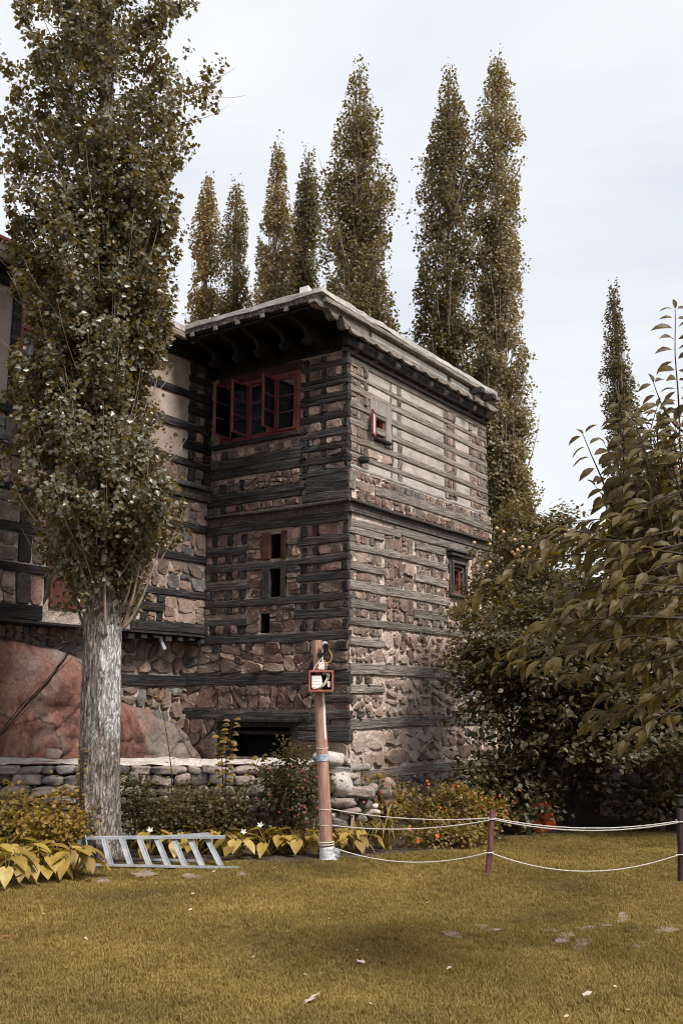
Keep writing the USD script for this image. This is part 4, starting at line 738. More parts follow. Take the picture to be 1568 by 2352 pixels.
while z < .86:
    h = rw.uniform(.055, .16); h = min(h, .90 - z); s_ = 1.9 + rw.uniform(-.2, 0)
    while s_ < WLEN - .05:
        ln = rw.uniform(.09, .26 + 1.4 * h) * (1.0 if h > .1 else 1.15); hh = h * rw.uniform(.82, 1.08)
        if rw.random() < .10: hh *= 1.5
        m = lump(wpt(s_ + ln / 2, rw.uniform(-.03, .045) - .02, z + hh / 2), (ln * .52, .12, hh * .55), rw, ns, boxy=rw.uniform(.35, .6))
        obj(dry, 'stone' if ns < 300 else 'stone_rest', m, DRY[rw.choice(3, p=[.42, .4, .18])], 40); ns += 1
        s_ += ln + rw.uniform(-.005, .02)
    z += h + .004
def cap_mesh():
    S, N = np.meshgrid(np.linspace(0, WLEN, 220), np.linspace(0, 1, 12))
    p = np.stack([S, N * 2, S * 0], -1); nz = meshkit.fbm(p * 3.0, 4, 3) - .5; n2 = meshkit.fbm(np.stack([S * 2.2, S * 0, S * 0], -1), 3, 6) - .5
    n = -.01 + n2 * .2 * (N < .3) - N * .6
    zz = .92 + nz * .10 - .035 * (N == 0) - .01 * (N == N[1, 0])
    v = np.stack([WA[0] + wt[0] * S + wn[0] * n, WA[1] + wt[1] * S + wn[1] * n, zz], -1).reshape(-1, 3)
    i, j = np.meshgrid(np.arange(11), np.arange(219), indexing='ij'); a = i * 220 + j
    return v, np.stack([a, a + 1, a + 221, a + 220], -1).reshape(-1, 4)
obj(dry, 'mortar_cap', cap_mesh(), CAP, True)
top('loose_stone', lump(at(122, 1732, 12.6), (.10, .08, .06), rw, 91), DRY[1], 'single pale stone lying on top of the dry stone wall left of the poplar', 'stone', smooth=40)
# rounded boulders and flat stones at the wall's right end, beside the pole
bl = [(1365, 3135, 46, 48, BOULDER), (1465, 3172, 34, 28, DRY[0]), (1455, 3222, 32, 22, DRY[0]), (1412, 3175, 24, 28, DRY[0]), (1310, 3036, 58, 26, BOULDER), (1350, 3040, 30, 28, BOULDER), (1382, 3042, 10, 16, DRY[0]), (1405, 3105, 26, 12, DRY[1]), (1418, 3130, 22, 16, DRY[2]),
      (1370, 3212, 50, 20, DRY[1]), (1325, 3118, 12, 10, DRY[1]), (1500, 3225, 14, 10, BOULDER), (1480, 3250, 42, 12, BOULDER), (1400, 3245, 44, 14, DRY[1]), (1372, 3270, 22, 12, BOULDER), (1330, 3262, 14, 12, BOULDER), (1545, 3160, 36, 44, DRY[1]), (1548, 3215, 28, 28, DRY[1]), (1440, 3275, 30, 14, DRY[0]), (1490, 3155, 20, 20, DRY[1]), (1398, 3178, 12, 12, DRY[1]), (1340, 3190, 14, 5, DRY[0]), (1372, 3185, 10, 5, DRY[0])]
for k, (x, y, rx, ry, mm) in enumerate(bl):
    d = 12.30 + .001 * max(x - 1400, 0) * 3
    c = at(x * .5741, y * .5741, d); sc_ = d / 3982 * 1.0
    obj(dry, 'boulder' if rx > 30 else 'cobble', lump(c, (rx * sc_ * 1.02, max(rx, 24) * sc_ * .9, ry * sc_ * 1.02), rw, 200 + k, boxy=.8), mm, True)
P0, P1 = at(1298 * .5741, 3080 * .5741, 12.5), at(1476 * .5741, 3070 * .5741, 13.2)
top('timber_log', tube(np.linspace(P0, P1, 9) + np.random.default_rng(1).normal(0, .006, (9, 3)), .05, 9), rough('old_log', [(.13, .11, .095), (.24, .21, .185), (.33, .29, .26)], 5, stretch=(.5, 3, 3), bump=.6, bscale=20, spread=0), 'short weathered round log lying on stones right of the pole', 'log', smooth=40)

# ------------------------------------------------------------------ foliage tools
def leaf_mesh(P, A, N, size, shape='diamond', fold=.12, curl=0.0, wid=1.0):
    """Leaves at P with tip direction A and face normal N; every leaf is an island of its own."""
    n = len(P); A = unit(A); S = unit(np.cross(N, A)); N = np.cross(A, S); L = np.broadcast_to(size, (n,))[:, None]
    if shape == 'diamond': pts = [(0, 0, 0), (.38, .46, fold), (1, 0, 0), (.38, -.46, fold)]; tri = [(0, 1, 2), (0, 2, 3)]
    elif shape == 'oval': pts = [(0, 0, 0), (.3, .24, fold), (.65, .22, fold), (1, 0, -curl), (.65, -.22, fold), (.3, -.24, fold), (.5, 0, 0)]; tri = [(0, 1, 6), (1, 2, 6), (2, 3, 6), (3, 4, 6), (4, 5, 6), (5, 0, 6)]
    elif shape == 'long': pts = [(0, 0, 0), (.22, .15, fold), (.5, .21, fold), (.78, .13, fold - curl * .5), (1, 0, -curl), (.78, -.13, fold - curl * .5), (.5, -.21, fold), (.22, -.15, fold), (.25, 0, .02), (.5, 0, .0), (.78, 0, -curl * .55)]; tri = [(0, 1, 8), (1, 2, 9), (1, 9, 8), (2, 3, 10), (2, 10, 9), (3, 4, 10), (4, 5, 10), (5, 6, 9), (5, 9, 10), (6, 7, 8), (6, 8, 9), (7, 0, 8)]
    pts = np.array(pts, float); k = len(pts)
    V = P[:, None] + L[:, None] * (pts[None, :, :1] * A[:, None] + pts[None, :, 1:2] * wid * S[:, None] + pts[None, :, 2:] * N[:, None])
    F = np.arange(n)[:, None, None] * k + np.array(tri)[None]
    return V.reshape(-1, 3), F.reshape(-1, 3)
def cone_dirs(rng, n, zmean, zsd):
    a = rng.uniform(0, 2 * np.pi, n); z = np.clip(rng.normal(zmean, zsd, n), -.98, .98); r = np.sqrt(1 - z * z)
    return np.c_[r * np.cos(a), r * np.sin(a), z]

def poplar(label, base, H, prof, z0, nb, nl, leaf, seed, r0, lm, bark, lean=(0, 0), group=None, sig=.10, gap=.42, gfreq=1.6, zmin=0.0, rise=(.8, 2.6), name='poplar_tree', twig=.012, fork=None, tz0=-.15, bark_smooth=True, trunk=None, hue=1.0):
    """A columnar poplar: prof(z, az) is the crown's radius; branches leave the trunk steeply and carry the leaves."""
    rng = np.random.default_rng(seed); base = np.array(base, float); root = thing(name, label, 'tree', base, 0, group)
    axis = lambda z: np.stack([lean[0] * (z / H) ** 1.5, lean[1] * (z / H) ** 1.5, z], -1)
    zs = np.linspace(tz0, H * .96, 26); P = axis(np.maximum(zs, 0)); P[:, 2] = zs; P[:, :2] += rng.normal(0, .012 * r0 / .2, (26, 2))
    if trunk is None: obj(root, 'trunk', tube(P, r0 * np.clip(1 - zs / (H * .98), .02, 1) ** 1.15, 10), bark, True)
    else: obj(root, 'trunk', trunk, bark, True)
    mb = MB(); C_, W_ = [], []
    for k in range(nb):
        h = rng.uniform(max(z0 * .93, .1), H * .97) if rng.random() > .25 else rng.uniform(z0, z0 + (H - z0) * .45); az = rng.uniform(0, 2 * np.pi); up_ = rng.uniform(*rise) * (1 - .55 * h / H)
        R = prof(min(h + up_, H), az) * rng.uniform(.3, 1.25) ** .8 * (1.3 if rng.random() < .12 else 1)
        tip = axis(np.array(min(h + up_, H * 1.01))); d = np.array([math.cos(az), math.sin(az), 0])
        a = axis(np.array(h)); b = a + d * R * .8 + np.array([0, 0, up_ * .35]); c = tip + d * R
        q = bez(a, b, c, 7); mb.add(tube(q, np.linspace(twig * (1 + up_ * .25), twig * .25, 7), 4, False))
        C_.append(q); W_.append(up_ * (.35 + R))
    obj(root, 'branches', mb.out(), TWIG if leaf < .08 else bark, True, None, 'stuff')
    C_ = np.array(C_); W_ = np.array(W_); W_ /= W_.sum()
    m = int(nl * 1.9); br = rng.choice(len(C_), m, p=W_); t = rng.uniform(.12, 1.0, m) ** .8 * 5.999
    i = t.astype(int); f = (t - i)[:, None]; p = C_[br, i] * (1 - f) + C_[br, np.minimum(i + 1, 6)] * f
    nt = 15; ti = np.minimum((t / 6 * nt).astype(int), nt - 1); offs = rng.normal(0, sig * 1.15, (len(C_), nt, 3)); tn = (ti + .5) / nt * 5.999; i = tn.astype(int); f = (tn - i)[:, None]
    p = C_[br, i] * (1 - f) + C_[br, np.minimum(i + 1, 6)] * f + offs[br, ti] + rng.normal(0, sig * .55, (m, 3)) * np.array([1, 1, 1.25])
    out = np.linalg.norm(p[:, :2] - axis(np.clip(p[:, 2], 0, H))[:, :2], axis=1)
    nz = meshkit.fbm(p * gfreq * np.array([1, 1, .55]) + seed, 3, seed)
    az = np.arctan2(p[:, 1] - axis(np.clip(p[:, 2], 0, H))[:, 1], p[:, 0] - axis(np.clip(p[:, 2], 0, H))[:, 0])
    lim = np.array([prof(z, a) for z, a in zip(p[:, 2], az)]) * ((.95 + .4 * (nz - .35)) if leaf < .08 else .45 + 1.65 * np.clip(meshkit.fbm(p * np.array([.8, .8, .42]) + seed * 3, 3, seed + 5) - .18, 0, 1))
    mult = np.where(rng.random(len(C_)) < .09, rng.uniform(1.15, 1.5, len(C_)), 1.0)[br]; lim = lim * mult
    keep = ((nz > gap) | (p[:, 2] > .86 * H)) & (out < lim + sig * .8) & (p[:, 2] > zmin); p = p[keep][:nl]
    n = len(p); o = unit(np.c_[p[:, :2] - axis(np.clip(p[:, 2], 0, H))[:, :2], np.zeros(n)])
    A = cone_dirs(rng, n, -.35, .45) + o * .5; N = unit(cone_dirs(rng, n, .35, .5) + o * .7)
    obj(root, 'crown', leaf_mesh(p, A, N, leaf * rng.uniform(.5, 1.25, n), 'diamond', .10), lm, False, None, 'stuff')
    return root
def profile(zs, rl, rr=None):
    """Crown radius by height towards the left (az = pi) and the right (az = 0)."""
    zs = np.array(zs, float); rl = np.array(rl, float); rr = rl if rr is None else np.array(rr, float)
    def f(z, az):
        a, b = np.interp(z, zs, rl), np.interp(z, zs, rr); c = (math.cos(az) + 1) / 2
        return a * (1 - c) + b * c
    return f

# ------------------------------------------------------------------ the near poplar
TB = np.array([-2.60, 11.05, 0.0])
def dz(y): return (at(235, y, 11.05))[2]
def dr(px): return px * .5741 ** -1 / 3982 * 11.3
ys = [1450, 1420, 1370, 1280, 1200, 1150, 1050, 1000, 900, 780, 700, 600, 500, 430, 370, 320, 240, 200, 130, 80, 0]
rr_ = [40, 55, 68, 95, 205, 215, 140, 122, 132, 124, 140, 155, 172, 165, 140, 200, 205, 275, 270, 245, 265]
ll_ = [40, 75, 105, 125, 150, 185, 215, 215, 190, 168, 195, 200, 200, 215, 225, 225, 205, 245, 255, 260, 262]
zz = [dz(y) for y in ys]
pf = profile(zz + [9.5, 11.5, 13.0], [dr(a) * 1.06 for a in ll_] + [1.15, .8, .1], [dr(a) * 1.0 for a in rr_] + [1.15, .8, .1])
def near_trunk():
    zs = np.r_[np.linspace(-.1, 4.2, 110), np.linspace(4.3, 12.5, 40)]; th = np.linspace(0, 2 * np.pi, 96, endpoint=False)
    Z, T = np.meshgrid(zs, th, indexing='ij')
    r = np.interp(Z, [-.1, .0, .12, .3, .7, 1.4, 2.4, 3.0, 4.5, 7, 12.5], [.36, .33, .275, .245, .228, .216, .208, .19, .155, .12, .03])
    r = r * (1 + .10 * np.sin(5 * T + .6) * np.exp(-np.maximum(Z, 0) / .22) + .05 * np.sin(3 * T + 2) * np.exp(-np.maximum(Z, 0) / .5))
    p = np.stack([np.cos(T) * 2.2, np.sin(T) * 2.2, Z * .55], -1)
    g = np.abs(meshkit.fbm(p * 4.5, 3, 4) - .5) * 2; g2 = meshkit.fbm(np.stack([np.cos(T) * 3, np.sin(T) * 3, Z * 2.5], -1) * 3, 3, 8) - .5
    r = r - .022 * np.clip(.25 - g, 0, .25) / .25 * np.clip(1.5 - Z / 8, .3, 1) + g2 * .012
    v = np.stack([r * np.cos(T), r * np.sin(T), Z], -1); v[..., 0] += -.5 * (np.clip(Z, 0, 13) / 13) ** 1.5
    v = v.reshape(-1, 3); n, m = Z.shape; i, j = np.meshgrid(np.arange(n - 1), np.arange(m), indexing='ij')
    a, b = i * m + j, i * m + (j + 1) % m
    return v, np.stack([a, b, b + m, a + m], -1).reshape(-1, 4)
pop = poplar('large near poplar with whitewashed trunk standing behind the aluminium ladder', TB, 13.0, pf, 2.6, 540, 86000, .067, 7, .23, POPLEAF, BARK, lean=(-.5, 0), sig=.085, gap=.35, gfreq=2.4, zmin=2.45, rise=(.5, 1.9), twig=.008, trunk=near_trunk())
sp = MB(); rg = np.random.default_rng(12); SL = []
for k in range(26):
    az = rg.uniform(0, 2 * np.pi); h = rg.uniform(2.35, 3.6); R = rg.uniform(.28, .75); d = np.array([math.cos(az), math.sin(az), 0]); r0 = .2
    q = bez(d * r0 + [0, 0, h], d * (r0 + R * .7) + [0, 0, h + .15], d * (r0 + R * .6) + [0, 0, h + rg.uniform(.7, 1.6)], 9); sp.add(tube(q, np.linspace(.015, .004, 9), 5)); SL.append(q[rg.integers(3, 9, 34)] + rg.normal(0, .075, (34, 3)))
for a, b, c in (((.21, -.1, 2.42), (.42, -.15, 2.62), (.60, -.18, 3.35)), ((.21, -.1, 2.45), (.38, -.2, 2.8), (.42, -.22, 3.6)), ((.05, -.2, 2.35), (.06, -.34, 2.42), (.02, -.36, 3.5))): sp.add(tube(bez(a, b, c, 12), np.linspace(.022, .006, 12), 6))
obj(pop, 'sprouts', sp.out(), TWIG, True, None, 'stuff')
SL = np.vstack(SL); obj(pop, 'sprout_leaves', leaf_mesh(SL, cone_dirs(rg, len(SL), -.35, .4), cone_dirs(rg, len(SL), .35, .5), .068 * rg.uniform(.7, 1.2, len(SL)), 'diamond', .1), POPLEAF, False, None, 'stuff')

# ------------------------------------------------------------------ poplars behind the house
def far_poplar(label, x, ytop, d, wl_, wr_, leanpx, seed, ybot=760, nl=30000, nb=230, gap=.45, leaf=.115, wide=.98):
    """Placed by its axis and the silhouette half widths (px of the 1568 copy) at fractions of its height."""
    xt = x + leanpx; tpt = at(xt, ytop, d); b = at(x, 1640, d); H = tpt[2] * .982
    base = np.array([at(x, 1000, d)[0], d, 0.0]); sc_ = d / 3982 / .5741
    fr_ = np.array([0, .3, .42, .55, .68, .78, .86, .92, .96, 1.0]); z = fr_ * H
    return poplar(label, base, H, profile(z, np.array(wl_) * sc_ * wide, np.array(wr_) * sc_ * wide), .15 * H, nb, int(nl * 1.9), leaf, seed, .22, POPFAR, PBARK, lean=(tpt[0] - base[0], 0), group='poplars behind the house' if 'poplar' in label else None, sig=.26, gap=gap - .03, gfreq=1.2, zmin=.12 * H, rise=(1.6, 4.6), twig=.022)
B_ = 'tall poplar behind the house, '
far_poplar(B_ + 'broad and the nearest to the left of the sky gap', 812, 142, 33, (60, 82, 92, 95, 92, 84, 66, 44, 26, 6), (60, 80, 88, 90, 88, 80, 58, 40, 24, 6), 14, 31, nl=44000, nb=320, gap=.40)
far_poplar(B_ + 'left one of the pair right of the tower roof', 1015, 155, 33, (60, 72, 74, 72, 72, 72, 62, 42, 20, 4), (55, 68, 70, 72, 72, 74, 58, 36, 16, 4), 16, 32, nl=36000, nb=260, gap=.44)
far_poplar(B_ + 'tallest, right one of the pair beside the right wall', 1143, 120, 33, (50, 58, 62, 62, 64, 64, 58, 46, 26, 3), (60, 66, 64, 60, 54, 48, 46, 40, 26, 3), -2, 33, nl=36000, nb=260, gap=.43)
far_poplar(B_ + 'slim with a pointed tip above the left roof edge', 618, 335, 36, (48, 50, 50, 50, 48, 42, 30, 20, 12, 3), (52, 52, 50, 48, 44, 34, 26, 18, 10, 3), 22, 34, wide=1.12, nl=32400, gap=.46)
far_poplar(B_ + 'slimmest, between the pointed one and the broad one', 685, 345, 37, (44, 46, 46, 44, 40, 32, 22, 16, 10, 3), (44, 44, 44, 42, 38, 30, 22, 16, 10, 3), 24, 35, wide=1.12, nl=29700, gap=.45)
far_poplar(B_ + 'short and loose, second from the near poplar', 528, 412, 38, (56, 56, 52, 46, 40, 34, 28, 20, 12, 3), (60, 56, 52, 48, 44, 34, 24, 18, 12, 3), 16, 36, wide=1.12, nl=29700, gap=.48)
far_poplar(B_ + 'pale and thin, right beside the near poplar crown', 455, 405, 39, (60, 56, 52, 46, 42, 36, 30, 22, 12, 3), (52, 46, 42, 38, 36, 32, 26, 18, 10, 3), 24, 37, wide=1.12, nl=27000, gap=.50)
far_poplar('lone thin poplar far off at the right above the cherry leaves', 1437, 655, 46, (46, 46, 46, 44, 44, 38, 26, 18, 8, 2), (42, 40, 38, 36, 34, 30, 22, 16, 8, 2), -30, 38, nl=20000, gap=.47, leaf=.12)

# ------------------------------------------------------------------ bushes and trees on the right
def bush(name, label, cat, base, c, r, n, leaf, lm, seed, shape='diamond', ncl=60, csig=.07, up=.4, group=None, stems=8, wid=1.0, stem_r=.01, stemmat=None, shell=.55, extra=None):
    """A shrub or small tree: leaf sprays (clusters) through an uneven ellipsoid c, r; stems from the base to the clusters."""
    rng = np.random.default_rng(seed); root = thing(name, label, cat, base, 0, group); base = np.array(base, float); c, r = np.array(c, float) - base, np.array(r, float)
    d = cone_dirs(rng, ncl, .1, .6); k = rng.uniform(shell ** 3, 1, ncl) ** (1 / 3)
    bump_ = .72 + .6 * meshkit.fbm(d * 1.7 + seed, 2, seed); q = c + d * r * (k * bump_)[:, None]
    q = q[q[:, 2] > .02]; sm = MB()
    for i in rng.permutation(len(q))[:stems]:
        s0 = np.array([rng.normal(0, .04), rng.normal(0, .04), -.03]); mid = (s0 + q[i]) / 2 + np.array([0, 0, .25 * np.linalg.norm(q[i] - s0)]) * rng.uniform(.0, .8)
        sm.add(tube(bez(s0, mid, q[i], 7), np.linspace(stem_r, stem_r * .3, 7), 5, False))
    obj(root, 'stem', sm.out(), stemmat or DTWIG, True, None, 'stuff')
    i = rng.integers(0, len(q), n); ax = unit(cone_dirs(rng, len(q), .1, .35) + unit(q - c) * .8); t = rng.uniform(-1.6, 1.6, n)
    p = q[i] + ax[i] * (t * csig * 1.5)[:, None] + rng.normal(0, csig, (n, 3)) * np.array([1, 1, .55])
    keep = p[:, 2] > .01; p, i = p[keep], i[keep]; m = len(p)
    A = unit(ax[i] * .8 + cone_dirs(rng, m, -.2, .4)); N = unit(np.c_[rng.normal(0, .45, (m, 2)), np.full(m, up + .3)] + unit(p - c) * .45)
    obj(root, 'foliage', leaf_mesh(p, A, N, leaf * rng.uniform(.65, 1.2, m), shape, .09, .06, wid), lm, False, None, 'stuff')
    return root, q
def crown_tree(name, label, base, parts_, n, leaf, lm, seed, trunk_r=.09, group=None, csig=.1, shape='oval', wid=1.25):
    """A small broad tree: several crown lobes (centre, radii, share) over a forked trunk."""
    rng = np.random.default_rng(seed); root = thing(name, label, 'tree', base, 0, group); base = np.array(base, float); tr = MB(); P, A, N = [], [], []
    top_ = np.mean([np.array(c) for c, r, s in parts_], 0) - base
    tr.add(tube(bez((0, 0, -.1), (.08, .05, top_[2] * .3), (top_[0] * .3, top_[1] * .3, top_[2] * .62), 9), np.linspace(trunk_r * 1.2, trunk_r * .6, 9), 9))
    obj(root, 'trunk', tr.out(), DTWIG, True); lb = MB()
    for c, r, s in parts_:
        c = np.array(c, float) - base; r = np.array(r, float); ncl = max(int(n * s / 95), 6); d = cone_dirs(rng, ncl, .12, .55); k = rng.uniform(.25, 1, ncl) ** (1 / 3)
        q = c + d * r * (k * (.72 + .6 * meshkit.fbm(d * 1.8 + seed, 2, seed)))[:, None]
        for j in range(0, ncl, 6): lb.add(tube(bez((top_[0] * .3, top_[1] * .3, top_[2] * .55), (c * .5 + top_ * .2), q[j], 7), np.linspace(trunk_r * .3, .006, 7), 5, False))
        m = int(n * s); i = rng.integers(0, ncl, m); ax = unit(np.c_[d[:, :2], d[:, 2] * .3 - .05] + rng.normal(0, .35, (ncl, 3)))
        t = rng.uniform(-1.8, 1.8, m); p = q[i] + ax[i] * (t * csig * 1.6)[:, None] + rng.normal(0, csig, (m, 3)) * np.array([1, 1, .45])
        P.append(p); A.append(unit(ax[i] * .9 + cone_dirs(rng, m, -.25, .35))); N.append(unit(np.c_[rng.normal(0, .4, (m, 2)), np.full(m, .85)] + unit(p - c) * .3))
    obj(root, 'branches', lb.out(), DTWIG, True, None, 'stuff')
    P, A, N = map(np.vstack, (P, A, N)); k = P[:, 2] > .35 - base[2]; P, A, N = P[k], A[k], N[k]
    obj(root, 'crown', leaf_mesh(P, A, N, leaf * rng.uniform(.7, 1.2, len(P)), shape, .05, .08, wid), lm, False, None, 'stuff')
    return root
a1, a2, a3 = at(1185, 1300, 15.6), at(1150, 1420, 15.0), at(1240, 1230, 15.8)
ap = crown_tree('apple_tree', 'apple tree with small pale fruit leaning against the far end of the right wall', (2.75, 15.4, 0), [(a1, (.75, .7, .8), .4), (a2, (.6, .6, .8), .3), (a3, (.55, .6, .5), .3)], 9000, .075, APPLE, 51, csig=.11)
rg = np.random.default_rng(8); fm = MB(); SPH = trimesh.creation.icosphere(1)
for k in range(34):
    p = at(rg.uniform(1085, 1300), rg.uniform(1195, 1480), rg.uniform(14.4, 15.2)) - np.array([2.75, 15.4, 0]); fm = (np.array(SPH.vertices) * .028 + p, np.array(SPH.faces))
    obj(ap, 'apple', fm, FRUIT, True)
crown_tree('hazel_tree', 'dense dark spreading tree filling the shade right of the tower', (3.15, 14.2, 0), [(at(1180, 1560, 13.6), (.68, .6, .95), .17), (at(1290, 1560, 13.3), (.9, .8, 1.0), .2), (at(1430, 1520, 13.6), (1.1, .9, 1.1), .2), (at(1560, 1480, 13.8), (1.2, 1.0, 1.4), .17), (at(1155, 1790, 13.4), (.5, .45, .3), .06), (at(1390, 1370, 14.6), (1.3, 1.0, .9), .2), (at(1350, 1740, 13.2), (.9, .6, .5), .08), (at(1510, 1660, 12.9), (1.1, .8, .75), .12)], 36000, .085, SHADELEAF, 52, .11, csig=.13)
crown_tree('walnut_tree', 'added leafy tree at the right edge that blocks sky light', (5.6, 16.0, 0), [((5.4, 15.4, 3.0), (1.9, 1.3, 1.5), .5), ((6.9, 13.6, 2.9), (1.7, 1.7, 1.5), .5)], 17000, .11, SHADELEAF, 53, .14, csig=.17)  # added tree, largely out of view, to block sky light from the right
wil = far_poplar('pale yellow feathery tree far behind the cherry leaves at the right edge', 1520, 1030, 42, (46, 50, 54, 56, 52, 46, 40, 30, 20, 6), (46, 50, 54, 56, 52, 46, 40, 30, 20, 6), 8, 61, nl=7000, gap=.46)
tag(stage.GetPrimAtPath(wil), None, 'tree')
# stone boundary wall in the shade
bw = thing('boundary_wall', 'rough stone boundary wall in deep shade at the far right', 'wall'); rb = np.random.default_rng(15)
def bpt(s, n, z): return np.array([3.0 + s * .985, 15.3 - s * .17 - n, z])
q = [bpt(0, .0, -.1), bpt(9, .0, -.1), bpt(9, -.5, -.1), bpt(0, -.5, -.1), bpt(0, .0, 1.45), bpt(9, .0, 1.45), bpt(9, -.5, 1.45), bpt(0, -.5, 1.45)]
obj(bw, 'core', (np.array(q), np.array([[0, 1, 5], [0, 5, 4], [1, 2, 6], [1, 6, 5], [2, 3, 7], [2, 7, 6], [3, 0, 4], [3, 4, 7], [4, 5, 6], [4, 6, 7]])), SOIL)
z = .0; k = 0
while z < 1.45:
    h = rb.uniform(.16, .3); s_ = .8
    while s_ < 5.2:
        ln = rb.uniform(.25, .6); obj(bw, 'stone', lump(bpt(s_ + ln / 2, rb.uniform(-.02, .04), z + h / 2), (ln * .5, .14, h * .52), rb, 300 + k), DRY[rb.choice(3)], 40); k += 1; s_ += ln
    z += h
# ------------------------------------------------------------------ cherry tree in the foreground
rc = np.random.default_rng(17); CB = np.array([3.0, 5.9, 0.0]); ct = thing('cherry_tree', 'cherry tree with long drooping leaves reaching in from the right edge', 'tree', CB)
obj(ct, 'trunk', tube(bez((0, 0, -.1), (.05, .1, 1.2), (-.1, -.05, 2.6), 10), np.linspace(.13, .075, 10), 10), DTWIG, True)
tw = [[(1575, 1140, 5.4), (1562, 960, 5.35), (1550, 830, 5.3), (1545, 722, 5.3)], [(1580, 1010, 5.4), (1545, 970, 5.35), (1515, 925, 5.3), (1500, 880, 5.3)], [(1450, 1250, 5.7), (1432, 1120, 5.65), (1430, 1010, 5.6), (1424, 925, 5.6)],
      [(1420, 1180, 5.6), (1395, 1110, 5.55), (1362, 1050, 5.5), (1338, 1000, 5.5)], [(1590, 1190, 5.6), (1450, 1235, 5.5), (1300, 1275, 5.4), (1180, 1300, 5.3), (1105, 1335, 5.25), (1066, 1395, 5.25)],
      [(1450, 1245, 5.5), (1360, 1220, 5.4), (1290, 1215, 5.35), (1235, 1235, 5.3), (1205, 1275, 5.3)], [(1590, 1330, 5.7), (1450, 1370, 5.6), (1330, 1400, 5.5), (1230, 1440, 5.45), (1190, 1490, 5.4)], [(1590, 1440, 5.9), (1450, 1450, 5.8), (1330, 1470, 5.7), (1230, 1495, 5.6), (1150, 1530, 5.6)],
      [(1580, 1120, 5.3), (1500, 1140, 5.25), (1420, 1180, 5.2), (1370, 1230, 5.2)], [(1590, 1250, 5.2), (1500, 1270, 5.15), (1420, 1320, 5.1), (1380, 1380, 5.1)], [(1590, 1060, 5.5), (1555, 1040, 5.5), (1520, 1030, 5.5), (1490, 1045, 5.5)]]
for k in range(52):
    x0, y0, d0 = rc.uniform(1560, 1640), rc.uniform(1180, 1640), rc.uniform(5.2, 6.6); ln = rc.uniform(90, 330) * (1.15 if y0 < 1500 else .8); dy = rc.uniform(-20, 70)
    tw.append([(x0, y0, d0), (x0 - ln * .35, y0 + dy * .2, d0 - .05), (x0 - ln * .7, y0 + dy * .55, d0 - .1), (x0 - ln, y0 + dy + 15, d0 - .1)])
for k in range(16):
    x0, y0, d0 = rc.uniform(1420, 1540), rc.uniform(1150, 1300), rc.uniform(5.3, 6.2); tw.append([(x0 + 30, y0 + 30, d0), (x0, y0 - 10, d0), (x0 - 30, y0 - 60, d0), (x0 - 50, y0 - 70 - 50 * rc.random(), d0)])
for k in range(26):
    x0, y0, d0 = rc.uniform(1400, 1580) if k < 14 else rc.uniform(1520, 1590), rc.uniform(1180, 1290), rc.uniform(5.3, 6.1); h_ = rc.uniform(120, 260) if k < 14 else rc.uniform(200, 330); tw.append([(x0, y0, d0), (x0 - 8, y0 - h_ * .4, d0), (x0 - rc.uniform(10, 50), y0 - h_ * .75, d0 - .05), (x0 - rc.uniform(15, 80), y0 - h_, d0 - .05)])
for k in range(10):  # twigs mostly out of view, added for the shade they cast
    x0, y0, d0 = rc.uniform(1650, 1900), rc.uniform(1100, 1650), rc.uniform(4.6, 6.8); tw.append([(x0, y0, d0), (x0 - 80, y0, d0), (x0 - 160, y0 + 30, d0), (x0 - 220, y0 + 60, d0)])
lv, vis, brm = [], [], MB()
for i, t in enumerate(tw):
    P = np.array([at(*q) for q in t]) - CB; d = np.r_[0, np.cumsum(np.linalg.norm(np.diff(P, axis=0), axis=1))]; L = d[-1]; s = np.linspace(0, L, max(int(L / .05), 5))
    Q = np.stack([np.interp(s, d, P[:, k]) for k in range(3)], 1); Q = Q + (meshkit.fbm(np.c_[s * 3, s * 0 + i, s * 0], 2, 4)[:, None] - .5) * np.array([.06, .06, .12]); Q[1:-1] = (Q[:-2] + 2 * Q[1:-1] + Q[2:]) / 4
    brm.add(tube(Q, np.linspace(.007, .002, len(Q)), 6))
    if L > .9: brm.add(tube(bez((0, 0, 1.9 + .4 * rc.random()), (P[0] + [0.3, 0, -.3]), P[0], 8), np.linspace(.03, .009, 8), 6))
    T = unit(np.gradient(Q, axis=0)); upr = T[:, 2].mean() > .55
    for j in range(1, len(Q)):
        for rep in range(2 if (i < 11 and upr) else 2 if rc.random() < .6 else 1):
            side = unit(np.cross(T[j], [0, 1, 0.2]) + np.array([0, rc.normal(0, .35), -.15])) * (1 if (j + rep) % 2 else -1) if upr else unit(np.array([rc.normal(-.35, .5), rc.normal(-.15, .55), rc.uniform(-.75, .15)]))
            A = unit(side * .9 + T[j] * (.15 if upr else .75) + np.array([0, rc.normal(0, .3), -.12 if upr else -.12]) + rc.normal(0, .18, 3))
            N = unit(np.array([rc.normal(0, .3), (-.75 if upr else -.35) + rc.normal(0, .3), .6 if upr else .8])); pet = Q[j] + A * .015
            lv.append((pet, A, N, (rc.uniform(.095, .135) if upr and i < 11 else rc.uniform(.075, .135)) * (.75 if upr and j > len(Q) - 3 else 1))); vis.append((1 if i < 11 else 2 if i < 105 else 3) + rc.random())
    A = unit(T[-1] + rc.normal(0, .2, 3)); lv.append((Q[-1], A, unit(np.array([0, -.4, .8])), .07)); vis.append(1.0)
obj(ct, 'branches', brm.out(), DTWIG, True, None, 'stuff')
order = np.argsort(vis)
for n_, k in enumerate(order[:300]):
    p, A, N, l = lv[k]; obj(ct, 'leaf', leaf_mesh(p[None], A[None], N[None], np.array([l]), 'long', .08, .24, .98), CHERRY)
rest = [lv[k] for k in order[300:]]
